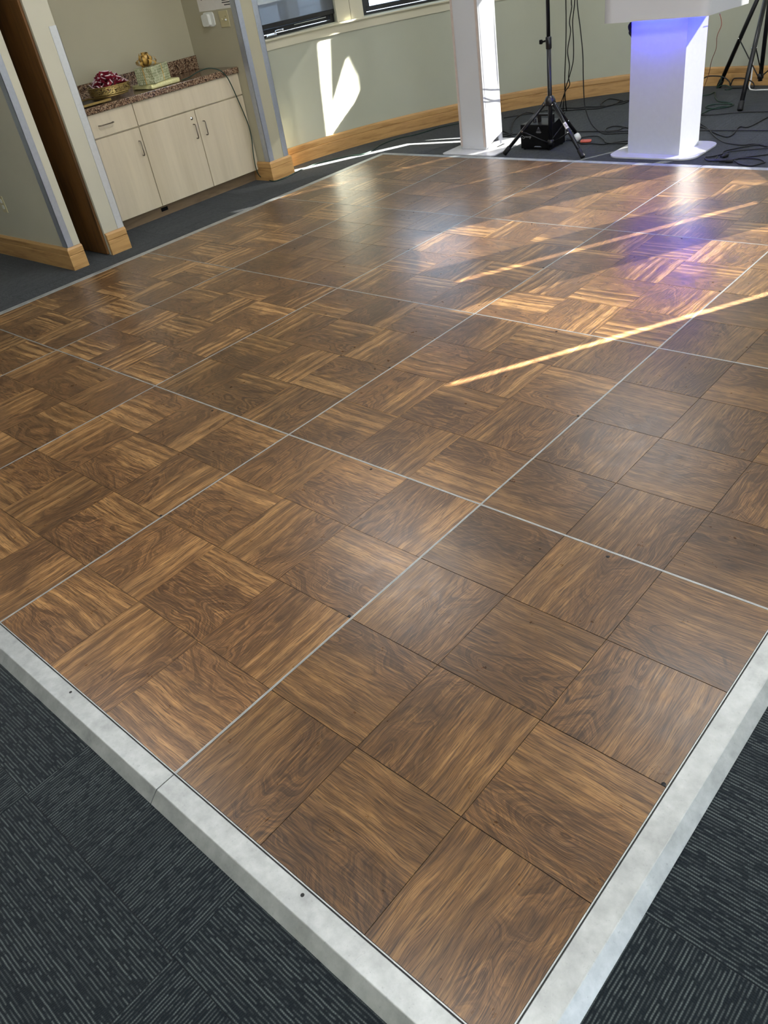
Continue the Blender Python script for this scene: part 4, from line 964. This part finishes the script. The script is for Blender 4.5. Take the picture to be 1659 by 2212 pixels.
# ------------------------------------------------------------------ cords
CORDS = {
    'green1_floor': [(-5.286,4.124,0.004),(-5.196,4.099,0.004),(-5.105,4.081,0.004),(-5.072,4.173,0.004),(-5.096,4.277,0.004),(-5.124,4.453,0.004),(-5.108,4.627,0.004),(-4.973,4.848,0.004),(-4.869,4.919,0.004),(-4.859,5.055,0.004),(-4.918,5.234,0.004),(-4.912,5.44,0.004),(-4.802,5.61,0.004),(-4.738,5.846,0.004),(-4.629,6.002,0.004),(-4.581,6.089,0.004)],
    'ha': [(-3.238,5.62,0.936),(-3.338,5.787,0.779),(-3.479,6.01,0.55),(-3.609,6.205,0.331),(-3.698,6.354,0.152),(-3.756,6.471,0.004)],
    'hb': [(-3.181,5.6,0.935),(-3.209,5.651,0.883),(-3.288,5.751,0.782),(-3.321,5.821,0.705),(-3.428,5.953,0.558),(-3.472,6.053,0.439),(-3.528,6.13,0.344),(-3.552,6.187,0.271),(-3.62,6.232,0.213),(-3.703,6.303,0.119),(-3.789,6.386,0.004)],
    'hc': [(-3.188,5.66,0.927),(-3.294,5.807,0.773),(-3.374,5.954,0.607),(-3.452,6.076,0.461),(-3.561,6.189,0.32),(-3.641,6.264,0.221),(-3.708,6.345,0.11),(-3.762,6.42,0.004)],
    'hd': [(-3.192,5.7,0.922),(-3.176,5.718,0.732),(-3.165,5.734,0.561),(-3.169,5.748,0.41),(-3.169,5.764,0.231),(-3.147,5.772,0.132),(-3.106,5.778,0.056),(-3.044,5.783,0.004),(-2.976,5.73,0.004),(-2.916,5.733,0.004),(-2.827,5.752,0.004),(-2.755,5.77,0.004),(-2.649,5.817,0.004)],
    'f1': [(-4.26,6.215,0.004),(-4.142,6.325,0.004),(-4.057,6.387,0.004),(-4.003,6.474,0.004),(-3.914,6.542,0.004),(-3.811,6.581,0.004),(-3.705,6.579,0.004),(-3.643,6.624,0.004),(-3.525,6.621,0.004),(-3.435,6.687,0.004),(-3.349,6.736,0.004),(-3.327,6.839,0.004),(-3.282,6.907,0.004)],
    'f1b': [(-3.457,6.88,0.004),(-3.416,6.773,0.004),(-3.443,6.636,0.004),(-3.496,6.552,0.004),(-3.662,6.521,0.004),(-3.761,6.488,0.004),(-3.969,6.473,0.004)],
    'f1c': [(-3.396,6.825,0.004),(-3.571,6.912,0.004),(-3.552,6.726,0.004),(-3.484,6.637,0.004),(-3.425,6.653,0.004),(-3.39,6.772,0.004),(-3.305,6.908,0.004)],
    'f2': [(-3.898,5.632,0.004),(-3.806,5.668,0.004),(-3.943,5.877,0.004),(-4.083,6.133,0.004),(-4.137,6.318,0.004),(-4.122,6.387,0.004),(-4.039,6.37,0.004),(-3.922,6.268,0.004)],
    'f3': [(-4.001,5.78,0.004),(-3.942,5.752,0.004),(-3.818,5.667,0.004),(-3.747,5.596,0.004),(-3.768,5.58,0.004),(-3.868,5.589,0.004)],
    'f3b': [(-3.826,5.562,0.004),(-3.785,5.654,0.004),(-3.714,5.658,0.004)],
    'f4': [(-3.287,5.77,0.004),(-3.23,5.767,0.004),(-3.064,5.782,0.004),(-2.938,5.774,0.004),(-2.798,5.815,0.004),(-2.655,5.83,0.004)],
    'f5': [(-3.177,5.494,0.004),(-3.104,5.541,0.004),(-3.073,5.612,0.004),(-2.972,5.632,0.004),(-2.866,5.531,0.004),(-2.782,5.445,0.004),(-2.587,5.41,0.004),(-2.514,5.404,0.004)],
    'f6': [(-3.205,5.561,0.004),(-3.063,5.475,0.004),(-2.993,5.427,0.004),(-2.914,5.441,0.004),(-2.815,5.429,0.004),(-2.766,5.473,0.004),(-2.632,5.497,0.004),(-2.558,5.49,0.004)],
    'f7': [(-2.848,5.949,0.004),(-2.915,5.904,0.004),(-2.901,5.847,0.004),(-2.984,5.8,0.004),(-3.035,5.87,0.004),(-3.021,5.949,0.004),(-2.938,5.946,0.004),(-2.812,5.879,0.004)],
    'r1': [(-2.511,6.323,0.004),(-2.456,6.323,0.004),(-2.361,6.323,0.004),(-2.194,6.396,0.004),(-1.982,6.424,0.004),(-1.787,6.451,0.004)],
    'r2': [(-2.297,5.848,0.004),(-2.092,5.854,0.004),(-1.772,5.866,0.004),(-1.585,5.87,0.004)],
    'r3': [(-2.351,5.968,0.004),(-2.303,5.956,0.004),(-2.256,5.931,0.004),(-2.169,5.841,0.004),(-2.056,5.737,0.004),(-1.987,5.697,0.004),(-1.979,5.774,0.004),(-2.009,5.914,0.004),(-2.009,5.98,0.004),(-1.948,5.983,0.004),(-1.921,6.261,0.004),(-1.888,6.452,0.004)],
    'r4': [(-2.426,6.134,0.004),(-2.348,6.058,0.004),(-2.232,5.922,0.004),(-2.11,5.74,0.004),(-1.993,5.565,0.004),(-1.908,5.483,0.004),(-1.803,5.492,0.004),(-1.728,5.522,0.004),(-1.62,5.462,0.004),(-1.516,5.426,0.004)],
    'r5': [(-1.736,5.093,0.004),(-1.787,5.1,0.004),(-1.872,5.097,0.004),(-1.903,5.126,0.004),(-1.891,5.184,0.004),(-1.846,5.239,0.004),(-1.853,5.327,0.004),(-1.796,5.411,0.004),(-1.695,5.506,0.004),(-1.623,5.467,0.004),(-1.532,5.47,0.004)],
    'r6': [(-1.898,5.172,0.004),(-1.844,5.234,0.004),(-1.806,5.318,0.004),(-1.704,5.374,0.004),(-1.606,5.424,0.004),(-1.511,5.495,0.004)],
    'r8': [(-1.852,5.211,0.004),(-1.836,5.135,0.004),(-1.787,5.13,0.004),(-1.714,5.15,0.004),(-1.685,5.197,0.004),(-1.555,5.289,0.004),(-1.457,5.343,0.004)],
    'r9': [(-1.704,5.119,0.004),(-1.632,5.043,0.004),(-1.557,5.022,0.004),(-1.52,5.079,0.004),(-1.509,5.112,0.004),(-1.553,5.163,0.004),(-1.612,5.184,0.004),(-1.7,5.173,0.004),(-1.73,5.137,0.004)],
    'g2': [(-2.788,6.984,0.004),(-2.749,6.992,0.004),(-2.696,7.03,0.004),(-2.689,7.115,0.004),(-2.645,7.026,0.004),(-2.594,6.906,0.004),(-2.505,6.771,0.004),(-2.418,6.736,0.004),(-2.342,6.655,0.004),(-2.355,6.584,0.004),(-2.42,6.526,0.004),(-2.524,6.566,0.004),(-2.528,6.645,0.004),(-2.459,6.69,0.004),(-2.351,6.671,0.004),(-2.343,6.609,0.004),(-2.415,6.586,0.004),(-2.456,6.477,0.004),(-2.466,6.352,0.004),(-2.466,6.264,0.004)],
    'coil': [(-2.9,7.27,0.064),(-2.861,7.27,0.088),(-2.81,7.27,0.103),(-2.714,7.27,0.099),(-2.662,7.27,0.08),(-2.627,7.27,0.05),(-2.618,7.27,0.029),(-2.603,7.27,0.071),(-2.575,7.27,0.081),(-2.501,7.27,0.076),(-2.432,7.27,0.046),(-2.419,7.27,0.003),(-2.471,7.27,-0.014),(-2.547,7.27,-0.009),(-2.605,7.27,0.014),(-2.629,7.27,0.05)],
    'green3': [(-2.678,7.22,0.112),(-2.689,7.22,0.062),(-2.717,7.22,0.019),(-2.686,7.22,0.033),(-2.639,7.22,0.039),(-2.588,7.22,0.017),(-2.61,7.22,-0.005),(-2.644,7.22,0.01)],
    'orange': [(-2.04,5.5,0.789),(-2.104,5.7,0.702),(-2.23,5.95,0.599),(-2.353,6.25,0.476),(-2.504,6.55,0.345),(-2.643,6.85,0.197),(-2.793,7.12,0.03)],
    'clump': [(-2.588,5.35,0.788),(-2.567,5.35,0.766),(-2.583,5.35,0.739),(-2.562,5.35,0.711),(-2.563,5.35,0.67)],
}

def cord(key, label, m, r=0.0045, pre=(), post=(), name='power_cord', group=None, dz=0.0):
    pts = [Vector(p) for p in list(pre) + list(CORDS[key]) + list(post)]
    out = []
    for p in pts:
        p = p.copy()
        if p.z < r + 0.012: p.z = r + 0.0008 + dz + (0.0115 if -2.72 < p.x < -1.90 and 5.02 < p.y < 5.62 else 0.0)
        out.append(p)
    sp = spline(out, 7); bm = BM(); tube(bm, [Vector((p.x, p.y, max(p.z, r + 0.0005))) for p in sp], r, 7)
    o = obj(name, bm, m, recenter=True); tag(o, label, 'cord', group); return o
cord('green1_floor', 'dark green cord from the worktop down the cabinet and along the skirting', M_GCORD, 0.0042,
     pre=[(-5.33, 3.60, 0.863), (-5.37, 3.70, 0.864), (-5.36, 3.80, 0.886), (-5.31, 3.86, 0.892), (-5.265, 3.915, 0.868), (-5.250, 3.955, 0.82), (-5.255, 3.985, 0.76), (-5.262, 4.02, 0.655), (-5.265, 4.055, 0.53), (-5.265, 4.075, 0.435), (-5.265, 4.075, 0.33), (-5.262, 4.055, 0.225), (-5.265, 4.050, 0.12), (-5.268, 4.066, 0.05)])
def up(k, x, y): p = CORDS[k][0]; return [(x, y, 2.2), ((x + p[0]) / 2, (y + p[1]) / 2, 1.6), (p[0] + 0.01, p[1] - 0.01, p[2] + 0.25)]
cord('ha', 'straightest hanging black cord, nearest the tripod pole', M_CORD, 0.0042, pre=up('ha', -3.13, 5.36), group='cords hanging behind the tripod')
cord('hb', 'wavy hanging black cord second from the tripod pole', M_CORD, 0.0040, pre=up('hb', -3.10, 5.36), group='cords hanging behind the tripod')
cord('hc', 'smooth hanging black cord third from the tripod pole', M_CORD, 0.0040, pre=up('hc', -3.08, 5.37), group='cords hanging behind the tripod')
cord('hd', 'hanging black cord that sweeps over the carpet towards the podium', M_CORD, 0.0042, pre=up('hd', -3.06, 5.36), group='cords hanging behind the tripod')
FL = [('f1', 'long black cord along the skirting behind the tripod stand'), ('f1b', 'black cord doubled beside the skirting cord behind the tripod'), ('f1c', 'small looped black cord against the podium near the skirting'),
      ('f2', 'black cord arching over the carpet between column and haze machine'), ('f3', 'short black cord kinked beside the column base'), ('f3b', 'short straight black cord end touching the haze machine'),
      ('f4', 'straight black cord from tripod leg to podium'), ('f5', 'black cord humped over the carpet in front of the podium side'), ('f6', 'flatter black cord under the humped one beside the podium'), ('f7', 'black cord loop left of the podium'),
      ('r1', 'straight black cord crossing behind the right tripod foot'), ('r2', 'straight black cord crossing the carpet level with podium side'), ('r3', 'wavy black cord right of the podium with a deep sag'),
      ('r4', 'black cord curving from podium side down towards the floor edge'), ('r5', 'black cord folded in a hairpin nearest the dance floor'), ('r6', 'black cord inside the hairpin right of the podium'), ('r8', 'thin black cord crossing the hairpin plug'), ('r9', 'black cord loop nearest the dance floor edge')]
for n_, (k, lb) in enumerate(FL): cord(k, lb, M_CORD, 0.0045, group='black cords on the carpet', dz=0.0015 * (n_ % 4))
cord('g2', 'green cord coiled on the carpet right of the podium', M_GCORD, 0.0045, dz=0.002)
cord('coil', 'stiff black cord coil leaning on the skirting by the tripod', M_CORD, 0.0050)
cord('green3', 'short green cord looped against the skirting', M_GCORD, 0.0042)
cord('orange', 'thin copper red wire hanging from the podium top', M_OCORD, 0.0022, name='thin_wire')
cl = cord('clump', 'bundled black cord hanging behind the podium plinth', M_CORD, 0.010)
bm = BM(); tube(bm, spline([(-2.566, 5.36, 0.835), (-2.575, 5.355, 0.80), (-2.59, 5.35, 0.775), (-2.575, 5.345, 0.745), (-2.555, 5.35, 0.735)], 5), 0.009, 8); k2 = obj('cord_loop', bm, M_CORD, recenter=True); k2.parent = cl; k2.location = Vector(k2.location) - cl.location
wc = obj('power_cord', (lambda b: (tube(b, spline([(-2.46, 7.30, 0.20), (-2.455, 7.29, 0.08), (-2.43, 7.22, 0.006), (-2.30, 7.18, 0.006), (-2.1, 7.2, 0.006)], 6), 0.006, 8), b)[1])(BM()), M_WCORD, recenter=True); tag(wc, 'white cord dropping behind the right tripod to the carpet', 'cord')
pg = thing('cord_plug', 'black plug on the hairpin cord near the dance floor', 'plug', (-1.735, 5.085, 0), 0.3)
bm = BM(); tube(bm, [(-0.05, 0, 0.014), (-0.012, 0, 0.014), (-0.008, 0, 0.014), (0.03, 0, 0.014), (0.034, 0, 0.014)], 0, 12, radii=[0.007, 0.009, 0.0135, 0.0135, 0.011]); obj('plug_body', bm, M_RUBBER, pg, (0, 0, 0))
pg2 = thing('cord_plug', 'black socket end beside the hairpin cord right of the podium', 'plug', (-1.80, 5.20, 0), 1.2)
bm = BM(); tube(bm, [(-0.035, 0, 0.014), (-0.012, 0, 0.014), (-0.008, 0, 0.014), (0.02, 0, 0.014), (0.024, 0, 0.014)], 0, 12, radii=[0.006, 0.008, 0.0135, 0.0135, 0.011]); obj('plug_body', bm, M_RUBBER, pg2, (0, 0, 0))
